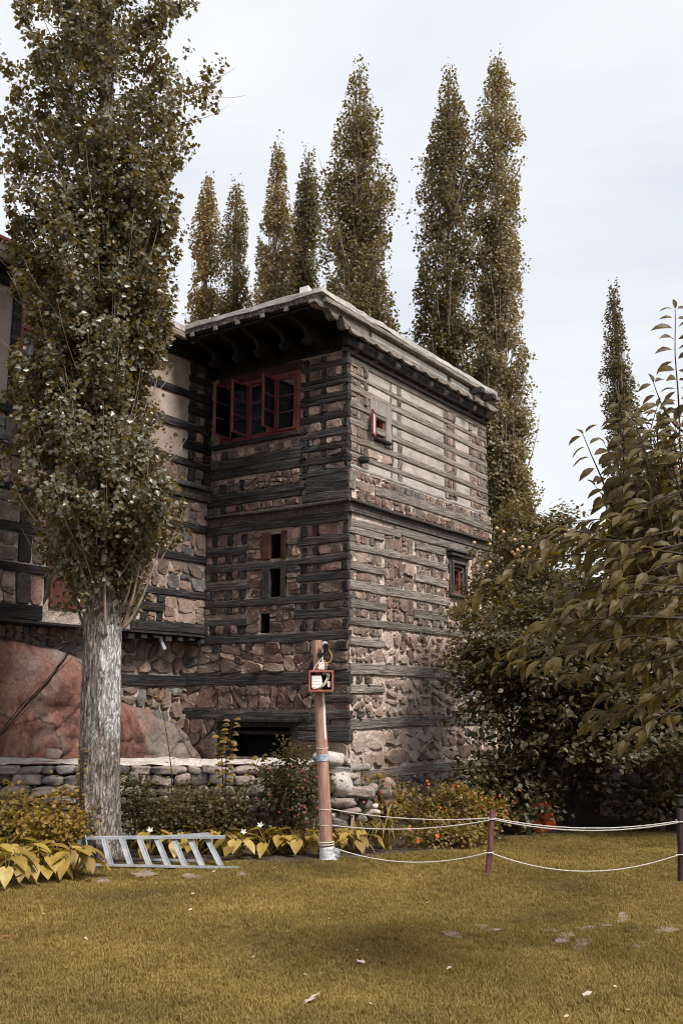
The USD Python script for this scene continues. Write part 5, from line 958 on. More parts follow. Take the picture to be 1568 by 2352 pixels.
obj(ct, 'foliage', leaf_mesh(np.array([r[0] for r in rest]), np.array([r[1] for r in rest]), np.array([r[2] for r in rest]), np.array([r[3] for r in rest]), 'long', .08, .24, .98), CHERRY, False, None, 'stuff')

# ------------------------------------------------------------------ shrubs along the wall
def G(x, y): g = on_ground(x, y); return np.array([g[0], g[1], 0.0])
def shrub(label, x, y, d, rx, rz, n, leaf, lm, seed, ry=.3, name='garden_shrub', cat='shrub', zc=None, **k):
    c = at(x, y, d); b = np.array([c[0], c[1], 0.0]); s = d / 3982 / .5741
    return bush(name, label, cat, b, c, (rx * s, ry, rz * s), n, leaf, lm, seed, **k)
shrub('yellowing bush cut by the left edge below the stone wall', 5, 1870, 11.3, 55, 70, 1300, .055, BUSHY, 71, ncl=40)
shrub('golden leaved bush leaning over the foot of the poplar from the left', 130, 1888, 10.75, 66, 66, 1800, .048, BUSHY, 72, ncl=60, ry=.25)
shrub('thin green bush between the yellow bushes in front of the stone wall', 80, 1905, 11.7, 60, 55, 700, .05, BUSHD, 73, ncl=40)
shrub('grey green bush just right of the poplar trunk', 318, 1865, 11.6, 48, 66, 1500, .048, BUSH, 74, ncl=40)
shrub('large dark rose bush behind the ladder against the stone wall', 455, 1872, 11.75, 108, 56, 4200, .048, BUSH, 75, ncl=110, stems=14)
rb_, qq = shrub('tall dark bush with red hips just left of the pole', 672, 1825, 11.7, 68, 95, 4200, .045, BUSHD, 76, ncl=100, stems=12)
for k in range(16):
    p = at(rg.uniform(620, 735), rg.uniform(1760, 1890), 11.38) - np.array(stage.GetPrimAtPath(rb_).GetAttribute('xformOp:translate').Get()); obj(rb_, 'hip', (np.array(SPH.vertices) * .011 + p, np.array(SPH.faces)), HIP, True)
shrub('leafy flower plants under the right wall of the tower', 880, 1850, 12.9, 75, 55, 1300, .06, BUSH, 77, ncl=45)
rf, _ = shrub('bush with orange blossoms at the back of the lawn behind the fence post', 1060, 1880, 12.5, 85, 60, 3600, .05, BUSH, 78, ncl=90)
shrub('low pale green bush in front of the orange blossoms', 1010, 1920, 12.0, 75, 32, 1500, .045, BUSH, 79, ncl=50)
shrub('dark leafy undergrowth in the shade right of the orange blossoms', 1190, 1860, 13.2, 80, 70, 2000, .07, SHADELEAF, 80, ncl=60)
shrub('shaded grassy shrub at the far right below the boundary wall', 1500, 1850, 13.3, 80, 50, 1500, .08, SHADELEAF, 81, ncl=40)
for k, (x, y, h, n) in enumerate(((1, 0, 0, 0),) * 0): pass
def flower(parent, p, r, m, n=6, cup=.25, rngs=1):
    rf_ = np.random.default_rng(int(abs(p[0] * 1000 + p[2] * 777)) + rngs); a = np.arange(n) * 2 * np.pi / n + rf_.uniform(0, 1); tilt = unit(np.array([rf_.normal(0, .4), -.8, .7]))
    e1 = unit(np.cross(tilt, [0, 0, 1.0])); e2 = np.cross(tilt, e1); A = np.cos(a)[:, None] * e1 + np.sin(a)[:, None] * e2 + tilt * cup
    obj(parent, 'flower', leaf_mesh(np.repeat(p[None], n, 0), A, np.repeat(tilt[None], n, 0), np.full(n, r), 'oval', .03, .1, .8 if m is PETALW else 1.2), m)
def base_of(path): return np.array(stage.GetPrimAtPath(path).GetAttribute('xformOp:translate').Get())
for k in range(15):
    x, y = (rg.normal(1140, 26), rg.normal(1850, 26)) if k < 11 else (rg.uniform(1090, 1200), rg.uniform(1800, 1900))
    flower(rf, at(x, y, 12.15 + rg.normal(0, .05)) - base_of(rf), .017, PETAL, 5)
# orange flowers on tall thin stems under the tower wall
def stalk_plant(name, label, cat, b, stems_, fl, r, lm=None, group=None):
    root = thing(name, label, cat, b, 0, group); m = MB(); ps, As = [], []
    for p in stems_:
        p = np.array(p) - b; q = bez((rg.normal(0, .05), rg.normal(0, .03), 0), (p[0] * .6, p[1] * .6, p[2] * .6), p, 7); m.add(tube(q, np.linspace(.006, .002, 7), 4, False))
        for j in range(1, 6): ps.append(q[j]); As.append(cone_dirs(rg, 1, .1, .3)[0])
    obj(root, 'stem', m.out(), STRAP, True, None, 'stuff'); obj(root, 'foliage', leaf_mesh(np.array(ps), np.array(As), cone_dirs(rg, len(ps), .8, .1), rg.uniform(.05, .1, len(ps)), 'oval', .04, .1), lm or BUSH, False, None, 'stuff')
    for p in stems_: flower(root, np.array(p) - b, r, fl, 6)
    return root
for lab, bx, by, pts in (('orange flowers on tall stems under the middle of the tower wall', 900, 1900, ((886, 1795), (900, 1790), (893, 1803), (880, 1820), (835, 1843), (893, 1846), (907, 1843))), ('orange flowers on thin stems in front of the timber at the wall foot', 985, 1895, ((981, 1794), (985, 1802), (1041, 1806), (1052, 1807), (1012, 1856), (1025, 1862), (995, 1893))), ('pair of large orange flowers beside the strap leaved clump', 950, 1935, ((940, 1905), (961, 1933), (1003, 1921)))):
    b = np.array([at(bx, by, 12.2)[0], 12.35 if bx != 950 else 11.7, 0.0]); stalk_plant('flowering_plant', lab, 'flower', b, [at(x, y, b[1] - .1) for x, y in pts], PETAL, .019 if bx != 950 else .032)
def strap_clump(label, b, n, ln, seed, lm=STRAP, name='daylily', spread=1.0):
    r_ = np.random.default_rng(seed); root = thing(name, label, 'plant', b)
    for k in range(n):
        az = r_.uniform(0, 2 * np.pi); L = ln * r_.uniform(.6, 1.1); d = np.array([math.cos(az), math.sin(az) * .7, 0]); w_ = r_.uniform(.010, .017); e = r_.uniform(.4, 1.0) * spread
        q = bez(r_.normal(0, .03, 3) * [1, 1, 0], d * L * .3 * e + [0, 0, L * .8], d * L * (.75 * e) + [0, 0, L * r_.uniform(.15, .7)], 9); sd = unit(np.cross(d, [0, 0, 1.0])); ww = w_ * np.array([.6, .9, 1, 1, .95, .85, .65, .4, .05])
        v = np.vstack([q - sd * ww[:, None], q + [0, 0, -.004], q + sd * ww[:, None]]); i = np.arange(8); f = np.vstack([np.stack([a + i, a + i + 1, a + 10 + i], 1) for a in (0, 9)] + [np.stack([a + i, a + 10 + i, a + 9 + i], 1) for a in (0, 9)])
        obj(root, 'leaf', (v, f), lm)
strap_clump('clump of long arching strap leaves right of the pole', np.array([.50, 11.75, 0]), 60, .62, 5); strap_clump('smaller clump of strap leaves at the foot of the stone pile', np.array([.15, 11.8, 0]), 26, .5, 6); strap_clump('narrow clump of strap leaves with orange flowers under the wall', np.array([1.3, 12.4, 0]), 36, .62, 7)
strap_clump('dark arching grass clump in the shade before the boundary wall', np.array([4.4, 13.9, 0]), 50, .8, 8, SHADELEAF)
# saplings and climbers in front of the wall
def sapling(label, pts, d, leaf, n, lm, seed, name='sapling', cat='plant'):
    P = np.array([at(x, y, d) for x, y in pts]); b = np.array([P[0][0], d, 0.0]); root = thing(name, label, cat, b); P = np.vstack([b, P]) - b
    s = np.linspace(0, len(P) - 1, 24); Q = np.stack([np.interp(s, np.arange(len(P)), P[:, k]) for k in range(3)], 1); obj(root, 'stem', tube(Q, np.linspace(.009, .003, 24), 6), DTWIG, True)
    r_ = np.random.default_rng(seed)
    for k in range(n):
        t = 4 + (k / n) * 19; i = min(int(t), 22); p = Q[i] + (Q[i + 1] - Q[i]) * (t - i); A = unit(np.array([(1 if k % 2 else -1) * .9, r_.normal(-.2, .4), r_.normal(-.05, .25)])); N = unit(np.array([r_.normal(0, .3), -.5, .8]))
        obj(root, 'leaf', leaf_mesh(p[None] + A * .02, A[None], N[None], np.array([leaf * r_.uniform(.7, 1.1)]), 'oval', .05, .15, 1.25), lm)
sapling('tall sapling with big yellow leaves in front of the cellar window', ((518, 1790), (520, 1740), (528, 1690), (535, 1648)), 11.9, .105, 30, BUSHY, 1)
sapling('second yellow leaved shoot beside the tall sapling', ((512, 1800), (510, 1760), (508, 1720), (510, 1680)), 11.95, .095, 20, BUSHY, 2)
sapling('thin climbing shoot with tiny leaves in front of the dark beam', ((395, 1780), (388, 1720), (375, 1640), (362, 1590)), 12.1, .045, 26, BUSHY, 3)
sapling('loose yellow shoot over the stone wall left of the pole bush', ((560, 1830), (575, 1790), (592, 1750), (600, 1735)), 11.9, .09, 18, BUSHY, 4)
sapling('ivy strand climbing the left side of the poplar trunk', ((186, 1850), (187, 1800), (189, 1760), (188, 1700)), 10.85, .055, 34, BUSHY, 5, 'ivy')

# ------------------------------------------------------------------ hostas
def hosta_leaf(L, W, droop, cup):
    ts = np.array([0, .08, .25, .45, .65, .85, 1.0]); ws = np.array([.30, .78, 1.0, .92, .68, .32, .0]) * W / 2
    bk_ = np.array([-.10, -.04, 0, 0, 0, 0, 0]) * L
    x = ts * L; z = -droop * (ts ** 2) * L; V = []
    for k in range(7):
        for s, ex in ((-1, 1), (-.5, .6), (0, 0), (.5, .6), (1, 1)):
            V.append((x[k] + (bk_[k] if abs(s) > .9 else bk_[k] * .4 if s else 0) + (.02 * L if k == 0 and s == 0 else 0), s * ws[k], z[k] + cup * W * (abs(s) - .3 * (abs(s) > .9)) * (1 - ts[k] * .5)))
    i, j = np.meshgrid(np.arange(6), np.arange(4), indexing='ij'); a = i * 5 + j
    q = np.stack([a, a + 1, a + 6, a + 5], -1).reshape(-1, 4)
    return np.array(V), np.vstack([q[:, [0, 1, 2]], q[:, [0, 2, 3]]])
def hosta(label, x, y, seed, n=11, size=.17, group=None, flowers=0):
    r_ = np.random.default_rng(seed); b = G(x, y); root = thing('hosta', label, 'plant', b, 0, group); st = MB()
    for k in range(n):
        az = k * 2.4 + r_.uniform(-.4, .4); inner = k / n; el = r_.uniform(.25, .55) * (1 - inner) + inner * 1.15; rr = (.09 + .10 * (1 - inner)) * size / .17 * r_.uniform(.8, 1.2); h = size * (.75 + .9 * inner) * r_.uniform(.8, 1.15)
        v, f = hosta_leaf(size * r_.uniform(.8, 1.1), size * .8 * r_.uniform(.85, 1.1), r_.uniform(.25, .6), r_.uniform(.10, .2)); p = np.array([math.cos(az) * rr, math.sin(az) * rr, h])
        pit = -r_.uniform(.2, .75) + inner * .5; R1 = np.array([[math.cos(pit), 0, -math.sin(pit)], [0, 1, 0], [math.sin(pit), 0, math.cos(pit)]]); R2 = np.array([[math.cos(az), -math.sin(az), 0], [math.sin(az), math.cos(az), 0], [0, 0, 1]])
        obj(root, 'leaf', (v @ R1.T @ R2.T + p, f), HOSTA, True); st.add(tube(bez((0, 0, 0), p * [.4, .4, .7], p, 5), .005, 4, False))
    obj(root, 'stalks', st.out(), STRAP, True, None, 'stuff')
    for k in range(flowers):
        p = np.array([r_.uniform(-.12, .12), -.05 + r_.normal(0, .03), size * 1.35 + r_.uniform(.0, .1)]); obj(root, 'flower_stem', tube([(0, 0, .05), p * [.6, .6, .8], p], .004, 4), STRAP, True); flower(root, p, .05, PETALW, 5, .95, k)
GA, GB, GC, GD = 'hostas at the left edge of the lawn', 'hostas behind and right of the ladder', 'hostas left of the pole', 'hostas right of the pole'
HL = ('hosta at the very front left, half cut by the left photo edge', 'big front hosta of the left clump with drooping leaves', 'hosta behind the front pair near the left photo edge', 'front middle hosta of the left clump', 'tall hosta in the middle of the left clump', 'front right hosta of the left clump', 'hosta with a white flower at the back right of the left clump', 'hosta at the right end of the left clump below the ladder cap', 'hosta mostly outside the left photo edge', 'rear hosta of the left clump under the yellow bush')
for k, (x, y) in enumerate(((12, 2035), (52, 2022), (22, 1990), (98, 2018), (72, 1985), (140, 2008), (118, 1968), (170, 2016), (-25, 2020), (40, 1965))): hosta(HL[k], x, y, 100 + k, 15, .18, GA, 1 if k == 6 else 0)
HL = ('flowering hosta seen between the fourth and fifth ladder steps', 'hosta behind the fifth ladder step', 'hosta behind the sixth ladder step', 'hosta behind the last ladder step', 'flowering hosta at the free end of the ladder rails', 'rightmost hosta beyond the ladder end', 'hosta at the back above the ladder end')
for k, (x, y) in enumerate(((345, 1985), (400, 1982), (455, 1985), (510, 1978), (545, 1990), (560, 1965), (525, 1962))): hosta(HL[k], x, y - 17, 120 + k, 10, .17, GB, 1 if k in (0, 4) else 0)
HL = ('flowering hosta, first of the row left of the pole', 'second front hosta of the row left of the pole', 'third front hosta of the row left of the pole', 'hosta touching the pole on its left', 'left rear hosta of the row under the red hip bush', 'right rear hosta of the row under the red hip bush')
for k, (x, y) in enumerate(((615, 1968), (650, 1965), (690, 1966), (722, 1960), (635, 1950), (705, 1945))): hosta(HL[k], x, y, 140 + k, 10, .17, GC, 1 if k == 0 else 0)
HL = ('hosta touching the pole foot on its right', 'front middle hosta right of the pole', 'hosta beside the strap leaves right of the pole', 'rear hosta right of the pole under the stones')
for k, (x, y) in enumerate(((785, 1955), (812, 1962), (832, 1955), (795, 1935))): hosta(HL[k], x, y, 160 + k, 10, .15, GD)

# ------------------------------------------------------------------ aluminium step ladder lying on its side
lad = thing('step_ladder', 'folded aluminium step ladder lying on its side on the grass', 'ladder')
A0, A1, B0, B1 = at(197, 1923, 10.72), at(517, 1921, 10.62), at(206, 1987, 10.50), at(548, 1994, 10.36)
def rail(p, q, w_, t): return tubebox(np.array(p), np.array(q), w_, t)
def tubebox(p, q, w_, t, up_=(0, 0, 1.0)):
    d = unit(q - p); s = unit(np.cross(d, up_)); u = np.cross(s, d); v = []
    for e in (p, q):
        for a, b in ((-1, -1), (1, -1), (1, 1), (-1, 1)): v.append(e + s * a * w_ / 2 + u * b * t / 2)
    return np.array(v), np.array([[0, 1, 2], [0, 2, 3], [4, 6, 5], [4, 7, 6], [0, 4, 5], [0, 5, 1], [1, 5, 6], [1, 6, 2], [2, 6, 7], [2, 7, 3], [3, 7, 4], [3, 4, 0]])
for p, q in ((A0, A1), (B0, B1)):
    m = MB().add(tubebox(p, q, .085, .010)); e = np.array([0, -.040, 0]); m.add(tubebox(p + e + [0, 0, -.009 if q is A1 else .009], q + e + [0, 0, -.009 if q is A1 else .009], .006, .022)); m.add(tubebox(p - e + [0, 0, -.009], q - e + [0, 0, -.009], .006, .022))
    obj(lad, 'front_rail', m.out(), ALU)
for k, (xt, xb) in enumerate(((240, 263), (281, 309), (321, 352), (361, 394), (399, 433), (437, 473), (476, 516))):
    p, q = at(xt - 5, 1925, 10.66), at(xb - 12, 1989, 10.45); d = unit(q - p); m = MB(); wdir = unit(np.array([1.0, -.25, 0])); nrm = unit(np.cross(d, wdir))
    for j in range(5): m.add(tubebox(p + wdir * (j * .0125 - .01), q + wdir * (j * .0125 - .01), .0115, .008 if j % 2 else .013, nrm))
    m.add(tubebox(p + wdir * .048, q + wdir * .048, .005, .028, nrm))
    obj(lad, 'step', m.out(), ALU)
for a, b in ((at(330, 1925, 10.85), at(480, 1915, 10.95)), (at(345, 1975, 10.72), at(470, 1978, 10.75))): obj(lad, 'rear_rail', tubebox(a, b, .03, .02), ALU)
obj(lad, 'top_cap', MB().add(tubebox(at(198, 1924, 10.72), at(207, 1986, 10.5), .10, .012, (1.0, 0, 0))).add(tubebox(at(200, 1930, 10.78), at(172, 1990, 10.62), .16, .015, (0, 1.0, 0))).out(), rough('grey_cap', [(.12, .115, .11), (.2, .19, .18), (.27, .26, .25)], 6, bump=.1, spread=0))

# ------------------------------------------------------------------ camera pole with its box
PB, PT = at(752, 1975, 10.97), at(728, 1471, 10.97); PB[2] = -.05
pole = thing('camera_pole', 'leaning debarked wooden pole with a camera and an open box on it', 'pole')
pts = np.linspace(PB, PT, 24); pr_ = np.linspace(.070, .052, 24) * (1 + .03 * np.sin(np.arange(24) * 1.7))
v, f = tube(pts, pr_, 20); v[:480] += (meshkit.fbm(v[:480] * [18, 18, 2.5], 3, 5)[:, None] - .5) * .012 * unit((v[:480] - np.repeat(pts, 20, 0)))
obj(pole, 'log', (v, f), POLEW, 40)
ax = unit(PT - PB); ft = lambda z, dx=0, dy=0: PB + ax * ((z - PB[2]) / ax[2]) + np.array([dx, dy, 0])
def zpx(y): return at(740, y, 10.97)[2]
for y in (1718, 1858, 1895): obj(pole, 'wire_band', tube([ft(zpx(y) + .004 * math.sin(a), .066 * math.cos(a), .066 * math.sin(a)) for a in np.linspace(0, 2 * np.pi, 15)], .004, 5), ROPE, True)
obj(pole, 'sticker', (lambda m: m)(tube([ft(zpx(1748)), ft(zpx(1732))], .0675, 20, False)), STICK, True)
for y, dy_ in ((1950, 12), (1963, 10), (1972, 8)): pass
wr = MB()
zb = np.linspace(.0, zpx(1945), 10)
wr.add(tube([ft(z) for z in zb], [.098, .085, .079, .083, .078, .081, .076, .080, .077, .074], 16))
obj(pole, 'plastic_wrap', wr.out(), PLAST, True)
obj(pole, 'wrap_tail', leaf_mesh(np.array([ft(.13, .07, -.02), ft(.12, .08, 0), ft(.1, .075, -.04)]), np.array([[.3, -.1, -.9], [.5, 0, -.8], [.2, -.3, -.9]]), np.array([[0, -1, .2], [.2, -1, 0], [-.2, -1, .1]], float), np.array([.13, .11, .12]), 'oval', .06, .2, 1.3), PLAST)
rp = MB(); rp.add(tube([ft(zpx(1944) + .004 * a, .08 * math.cos(a), .08 * math.sin(a)) for a in np.linspace(0, 12.5, 40)], .006, 6)); obj(pole, 'rope_coil', rp.out(), ROPE, True)
# box
bz0, bz1 = zpx(1590), zpx(1541); bx0, bx1 = at(709, 1565, 10.9)[0], at(766, 1565, 10.9)[0]; by0, by1 = 10.80, 10.935; t = .022
for b in ((bx0, bx1, bz0, bz0 + t), (bx0, bx1, bz1 - t, bz1), (bx0, bx0 + t, bz0 + t, bz1 - t), (bx1 - t, bx1, bz0 + t, bz1 - t)): obj(pole, 'box_side', box(b[0], b[1], by0, by1, b[2], b[3], .003), BOXW)
bb = obj(pole, 'box_back', box(bx0 + t, bx1 - t, by1 - .012, by1 - .001, bz0 + t, bz1 - t), DARK)
m = MB(); cx_ = bx0 + t + .012
for k in range(8):
    z_ = bz0 + .045 + k * .016; m.add(box(cx_, cx_ + .115 - abs(k - 3) * .003, by0 + .025 + (k % 2) * .002, by0 + .06, z_, z_ + .0155, .002))
obj(bb, 'white_unit', m.out(), WHITEP); obj(bb, 'white_plug', box(bx1 - t - .045, bx1 - t - .008, by0 + .03, by0 + .06, bz0 + .05, bz0 + .115, .004), WHITEP)
rg = np.random.default_rng(44)
for mm, n in ((YWIRE, 2), (BWIRE, 2), (WWIRE, 2)):
    for k in range(n):
        p0 = np.array([bx0 + t + rg.uniform(.02, .06), by0 + .02, bz0 + t + .012]); p2 = np.array([bx1 - t - rg.uniform(.02, .05), by0 + .02, bz0 + rg.uniform(.13, .17)])
        q = np.vstack([bez(p0, (p0 + p2) / 2 + [.04, -.02, -.06], p2, 10), bez(p2, p2 + [.02, -.01, .06], p2 + [-.05, .02, .03], 8)[1:]]); obj(bb, 'cable', tube(q, .0035, 5), mm, True)
# conduit, small box and the camera
cx0 = at(738, 1535, 10.9)[0]
obj(pole, 'conduit', tube([np.array([cx0 + .012, 10.92, zpx(1490)]), np.array([cx0 + .010, 10.92, bz1 + .002])], .010, 10), WHITEP, True)
obj(pole, 'conduit', tube([np.array([at(742, 1595, 10.93)[0], 10.93, bz0 - .002]), np.array([at(746, 1690, 10.93)[0], 10.93, zpx(1690)]), np.array([at(748, 1720, 10.94)[0], 10.95, zpx(1735)])], .012, 10), WHITEP, True)
jb = obj(pole, 'junction_box', box(at(731, 1530, 10.88)[0], at(745, 1530, 10.88)[0], 10.875, 10.91, zpx(1539), zpx(1522), .003), WHITEP)
cm = at(747, 1484, 10.84)
ccx = np.array([.18, -1.0, -.28]); ccx = unit(ccx)
cam_b = obj(pole, 'camera_body', MB().add(tube([cm - ccx * .06, cm + ccx * .035], .040, 20)).out(), GREYP, 35)
obj(cam_b, 'lens', MB().add(tube([cm + ccx * .0352, cm + ccx * .040], .037, 20)).out(), BLACKP, 35); obj(cam_b, 'glass', tube([cm + ccx * .0402, cm + ccx * .043], .016, 14), LENS, 35)
obj(pole, 'camera_bracket', MB().add(tube([cm + [-.005, .02, -.038], cm + [-.01, .04, -.075], at(737, 1505, 10.90)], [.012, .013, .018], 8)).add(tube([at(735, 1505, 10.93), at(735, 1505, 10.90)], .032, 12)).out(), BLACKP, 35)
for mm, pts_ in ((YWIRE, ((754, 1492), (763, 1507), (758, 1521), (738, 1524), (727, 1536))), (BLACKP, ((754, 1490), (766, 1506), (764, 1520), (760, 1533))), (WWIRE, ((740, 1510), (732, 1520), (724, 1530), (719, 1541)))):
    q = np.array([at(x, y, 10.84) for x, y in pts_]); s_ = np.linspace(0, len(q) - 1, 22); q = np.stack([np.interp(s_, np.arange(len(q)), q[:, k]) for k in range(3)], 1); q[1:-1] = (q[:-2] + q[1:-1] + q[2:]) / 3; obj(pole, 'cable', tube(q, .004, 5), mm, True)

# ------------------------------------------------------------------ rope fence
def post(label, x0, y0, x1, y1, w_, m, taper=1.0):
    b = on_ground(x0, y0); tp = at(x1, y1, b[1]); tp_ = tp - b; root = thing('fence_post', label, 'post', b, 0, 'posts of the rope fence'); p, q = np.array([0, 0, -.08]), tp_; d = unit(q - p); s = np.array([1.0, .25, 0]); s = unit(s - d * (s @ d)); u = np.cross(d, s); v = []
    for k in range(7):
        e = p + (q - p) * k / 6; j = np.random.default_rng(k).normal(0, .0015, 2)
        for a, c in ((-1, -.8), (-.8, -1), (.8, -1), (1, -.8), (1, .8), (.8, 1), (-.8, 1), (-1, .8)): v.append(e + (s * a + u * c) * w_ / 2 + s * j[0] + u * j[1])
    i, j = np.meshgrid(np.arange(6), np.arange(8), indexing='ij'); a_, b_ = i * 8 + j, i * 8 + (j + 1) % 8
    q_ = np.stack([a_, b_, b_ + 8, a_ + 8], -1).reshape(-1, 4); caps = [[48, 48 + k, 49 + k] for k in range(1, 7)]
    obj(root, 'shaft', (np.array(v), np.vstack([q_[:, [0, 1, 2]], q_[:, [0, 2, 3]], caps])), m)
    return root, b, tp
r1, b1, t1 = post('maroon wooden fence post leaning slightly, nearest the pole', 1118, 2006, 1131, 1862, .047, POSTW)
r2, b2, t2 = post('dark fence post cut by the right edge of the photo', 1563, 2026, 1561, 1858, .05, POSTD)
def on_post(b, tpp, y): 
    zt = at(1120, y, b[1])[2]; k = zt / tpp[2]; return b + (tpp - b) * k
def knot(root, b, tpp, y):
    c = on_post(b, tpp, y) - b; obj(root, 'rope_wrap', tube([c + [.037 * math.cos(a), .037 * math.sin(a), .003 * a - .008] for a in np.linspace(0, 9.4, 30)], .006, 6), ROPE, True)
for y in (1883, 1960): knot(r1, b1, t1, y)
for y in (1889, 1964): knot(r2, b2, t2, y)
def rope(label, p, q, sag, seed):
    t_ = np.linspace(0, 1, 60); P = p + (q - p) * t_[:, None]; P[:, 2] -= sag * 4 * t_ * (1 - t_)
    L = np.linalg.norm(q - p); tw_ = MB()
    for ph in (0, 2.09, 4.19):
        n = int(L / .012); tt = np.linspace(0, 1, n); Q = np.stack([np.interp(tt, t_, P[:, k]) for k in range(3)], 1); a = tt * L / .045 * 2 * np.pi + ph
        Q[:, 2] += np.cos(a) * .0030; Q[:, 1] += np.sin(a) * .0030; tw_.add(tube(Q, .0036, 4))
    top('rope', tw_.out(), ROPE, label, 'rope', 'ropes of the lawn fence', smooth=True)
pz = lambda y, dx=.07: ft(zpx(y), dx, -.05)
e = np.array([-.03, -.03, 0]); w1 = np.array([.03, -.03, 0])
rope('upper of the two ropes tied high between the pole and the maroon post', pz(1858), on_post(b1, t1, 1879) + e, .05, 1); rope('sagging second rope below the top one between pole and maroon post', pz(1895), on_post(b1, t1, 1884) + e, .06, 2)
rope('lowest rope sagging from the foot of the pole to the maroon post', pz(1946), on_post(b1, t1, 1959) + e, .115, 3)
rope('upper top rope from the maroon post to the right edge', on_post(b1, t1, 1880) + w1, on_post(b2, t2, 1886) + e, .075, 4); rope('slightly lower top rope from the maroon post to the right edge', on_post(b1, t1, 1883) + w1, on_post(b2, t2, 1889) + e, .085, 5)
rope('lowest rope sagging from the maroon post to the right edge', on_post(b1, t1, 1960) + w1, on_post(b2, t2, 1963) + e, .155, 6)
# garden lamp at the right edge, orange chair in the shade
lp = at(1566, 1840, 11.6); gl = thing('garden_lamp', 'black garden lamp head cut by the right edge above the dark post', 'lamp', (lp[0], lp[1], 0)); z_ = lp[2]
obj(gl, 'head', MB().add(box(-.055, .075, -.05, .05, z_ - .055, z_ + .05, .012)).add(box(-.075, .09, -.07, .07, z_ + .05, z_ + .065, .005)).out(), BLACKP); obj(gl, 'stake', tube([(0.01, 0, -.05), (0.01, 0, z_ - .05)], .014, 8), BLACKP, True)
oc = at(1254, 1896, 13.0); oc[2] = 0.0; ch = thing('garden_chair', 'orange plastic chair tipped over in the shade behind the ropes', 'chair', (oc[0], oc[1], .04), -18)
def rot(m, rx, ry): 
    v = np.asarray(m[0]); a, b = math.radians(rx), math.radians(ry); R = np.array([[math.cos(b), 0, math.sin(b)], [0, 1, 0], [-math.sin(b), 0, math.cos(b)]]) @ np.array([[1, 0, 0], [0, math.cos(a), -math.sin(a)], [0, math.sin(a), math.cos(a)]]); return v @ R.T, m[1]
bkp = Polygon([(-.13, 0), (.13, 0), (.115, .34), (.07, .36), (-.07, .36), (-.115, .34)]).difference(Polygon([(-.03, .05), (.03, .05), (.03, .17), (-.03, .17)])).difference(Polygon([(-.07, .25), (.07, .25), (.07, .28), (-.07, .28)])).difference(Polygon([(-.07, .30), (.07, .30), (.06, .325), (-.06, .325)]))
bm = trimesh.creation.extrude_polygon(bkp, .022, engine='earcut'); bv = np.array(bm.vertices)[:, [0, 2, 1]]
obj(ch, 'backrest', rot((bv, np.array(bm.faces)), 14, -20), ORANGE); obj(ch, 'seat', rot(box(-.14, .14, .0, .26, -.02, .01, .008), 50, -20), ORANGE)
for sx in (-1, 1): obj(ch, 'leg', rot(tube([(sx * .12, .02, .03), (sx * .14, .30, .26)], .016, 6), 14, -20), ORANGE); obj(ch, 'armrest', rot(box(sx * .12 - .02 - (.09 if sx < 0 else 0), sx * .12 + .02, .02, .06, .20, .34, .008), 14, -20), ORANGE)

# ------------------------------------------------------------------ grass
gr = np.random.default_rng(99); inst = UsdGeom.PointInstancer.Define(stage, '/World/grass'); tag(inst, 'short mown yellowing grass covering the lawn', 'grass', None, 'stuff')
protos = []
for k in range(5):
    nb_ = 15; p = np.c_[gr.normal(0, .016, (nb_, 2)), np.zeros(nb_)]; az = gr.uniform(0, 2 * np.pi, nb_); h = gr.uniform(.010, .027, nb_); ln_ = gr.uniform(.25, 1.15, nb_) * h; w_ = gr.uniform(.0014, .0027, nb_)
    sd = np.c_[-np.sin(az), np.cos(az), np.zeros(nb_)]; d = np.c_[np.cos(az), np.sin(az), np.zeros(nb_)]; mid = p + d * (ln_ * .35)[:, None]; mid[:, 2] = h * .65; tip = p + d * ln_[:, None]; tip[:, 2] = h
    V = np.stack([p - sd * w_[:, None] - [0, 0, .006], p + sd * w_[:, None] - [0, 0, .006], mid - sd * w_[:, None] * .8, mid + sd * w_[:, None] * .8, tip], 1).reshape(-1, 3); F = (np.arange(nb_)[:, None, None] * 5 + np.array([[0, 1, 3], [0, 3, 2], [2, 3, 4]])[None]).reshape(-1, 3)
    usdkit.mesh(stage, f'/World/grass/tuft_{k:03d}', (V, F), GRASS); protos.append(f'/World/grass/tuft_{k:03d}')
ys_ = []
for y0, y1, den in ((4.6, 7, 1900), (7, 9.5, 1250), (9.5, 14.2, 800)):
    n = int((y1 - y0) * 2 * (.36 * y1 + .9) * den); yy = gr.uniform(y0, y1, n); xx = gr.uniform(-1, 1, n) * (.36 * y1 + .9); ys_.append(np.c_[xx, yy])
XY = np.vstack(ys_)
bedP = Polygon(ragged([(-9, 9.9), (-3.4, 10.0), (-2.6, 10.55), (-.6, 10.75), (.5, 11.0), (1.2, 11.7), (1.9, 12.3), (3.2, 13.2), (6, 13.4), (9, 13.6), (9, 19), (-9, 19)], 3)).buffer(0)
import shapely
keep = ~shapely.contains_xy(bedP.buffer(-.12), XY[:, 0], XY[:, 1])
for P in BAREPOLY: keep &= ~(shapely.contains_xy(Polygon(P).buffer(0).buffer(-.035), XY[:, 0], XY[:, 1]) & (gr.random(len(XY)) < .90))
nzz = meshkit.fbm(np.c_[XY * 1.1, np.zeros(len(XY))], 4, 31); keep &= gr.random(len(XY)) < np.clip((nzz - .22) * 5, .35, 1)
XY = XY[keep]; n = len(XY); a = gr.uniform(0, 2 * np.pi, n); sc = gr.uniform(.7, 1.25, n) * (.88 + .28 * nzz[keep])
inst.CreatePrototypesRel().SetTargets([Sdf.Path(p) for p in protos]); inst.CreateProtoIndicesAttr(Vt.IntArray.FromNumpy(gr.integers(0, 5, n).astype(np.int32)))
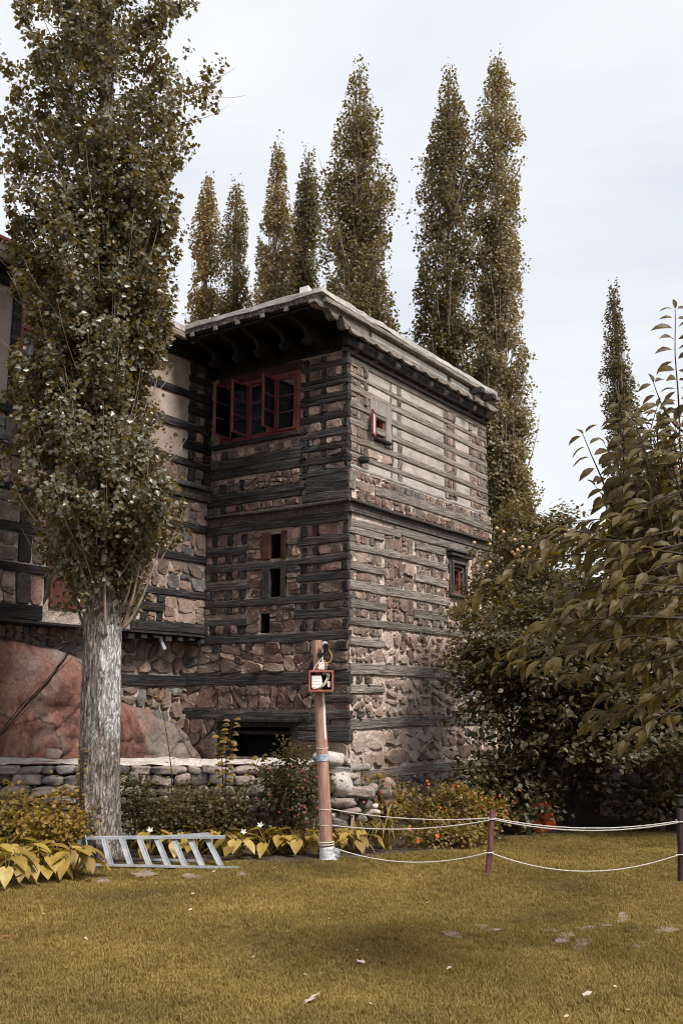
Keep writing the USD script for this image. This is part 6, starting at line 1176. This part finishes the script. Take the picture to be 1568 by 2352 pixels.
inst.CreatePositionsAttr(Vt.Vec3fArray.FromNumpy(np.c_[XY, lawn_z(XY[:, 0], XY[:, 1])].astype(np.float32)))
inst.CreateOrientationsAttr(Vt.QuathArray([Gf.Quath(float(math.cos(q / 2)), 0, 0, float(math.sin(q / 2))) for q in a])); inst.CreateScalesAttr(Vt.Vec3fArray.FromNumpy(np.repeat(sc[:, None], 3, 1).astype(np.float32)))
# fallen leaves
def fallen(label, x, y, size, m, seed, group=None, lobes=False):
    r_ = np.random.default_rng(seed); g = on_ground(x, y); g[2] = float(lawn_z(np.array([g[0]]), np.array([g[1]]))[0]) + .026
    k = 22 if lobes else 11; a_ = np.linspace(0, 2 * np.pi, k, endpoint=False) + r_.uniform(0, 6); rr = (.55 + .45 * np.abs(np.cos(a_ * 2.5))) if lobes else (.55 + .35 * np.abs(np.cos(a_ / 2 + .3)) + r_.uniform(-.12, .12, k)); z_ = r_.uniform(-.02, .10, k) * 1.4
    v = np.vstack([np.c_[np.cos(a_) * rr, np.sin(a_) * rr * (.8 if lobes else .62), z_ + .12 * np.cos(a_ - r_.uniform(0, 6))], [[0, 0, .03]]]) * size / 2; i = np.arange(k); f = np.stack([i, (i + 1) % k, np.full(k, k)], 1)
    ti = r_.uniform(-.5, .5, 2); v[:, 2] += v[:, 0] * ti[0] + v[:, 1] * ti[1] * .6; v[:, 2] += max(0, -.02 - v[:, 2].min())
    p = top('fallen_leaf', (v + g, f), m, label, 'leaf', group)
fallen('largest pale lobed fallen leaf, lowest in the middle of the lawn', 712, 2318, .10, FALLEN[0], 1, None, True); fallen('pale fallen leaf with a dark edge above the largest one', 830, 2227, .075, FALLEN[0], 2, None, True)
fallen('pinkish curled fallen leaf in the lower right of the lawn', 1348, 2296, .06, FALLEN[0], 3, None, True); fallen('dark red fallen leaf by the left edge of the lawn', 12, 2156, .06, FALLEN[2], 4); fallen('pale pink leaf on bare soil just right of the left hostas', 200, 2021, .10, FALLEN[1], 5)
for k, (x, y) in enumerate(((358, 2034), (205, 2034), (120, 2065), (212, 2145), (197, 2162), (165, 2186), (237, 2253), (442, 2056), (536, 2070), (490, 2008), (312, 2030), (350, 2158), (437, 2094), (580, 2212), (700, 2255), (820, 2200), (1005, 2112), (1085, 2118), (1412, 2275), (1300, 2350), (735, 2255), (960, 2018), (905, 2058), (1035, 2048), (850, 2330), (550, 2380), (755, 2120), (1030, 2240), (100, 2100), (640, 2080), (590, 2015), (630, 1998), (405, 2350), (980, 2080), (1440, 2330), (60, 2350))):
    fallen('small dry fallen leaf lying in the short grass of the lawn', x, y, .026 + .018 * ((k * 7) % 5) / 5, FALLEN[(0, 0, 1, 0, 1, 2)[k % 6]], 20 + k, 'small fallen leaves scattered on the lawn')
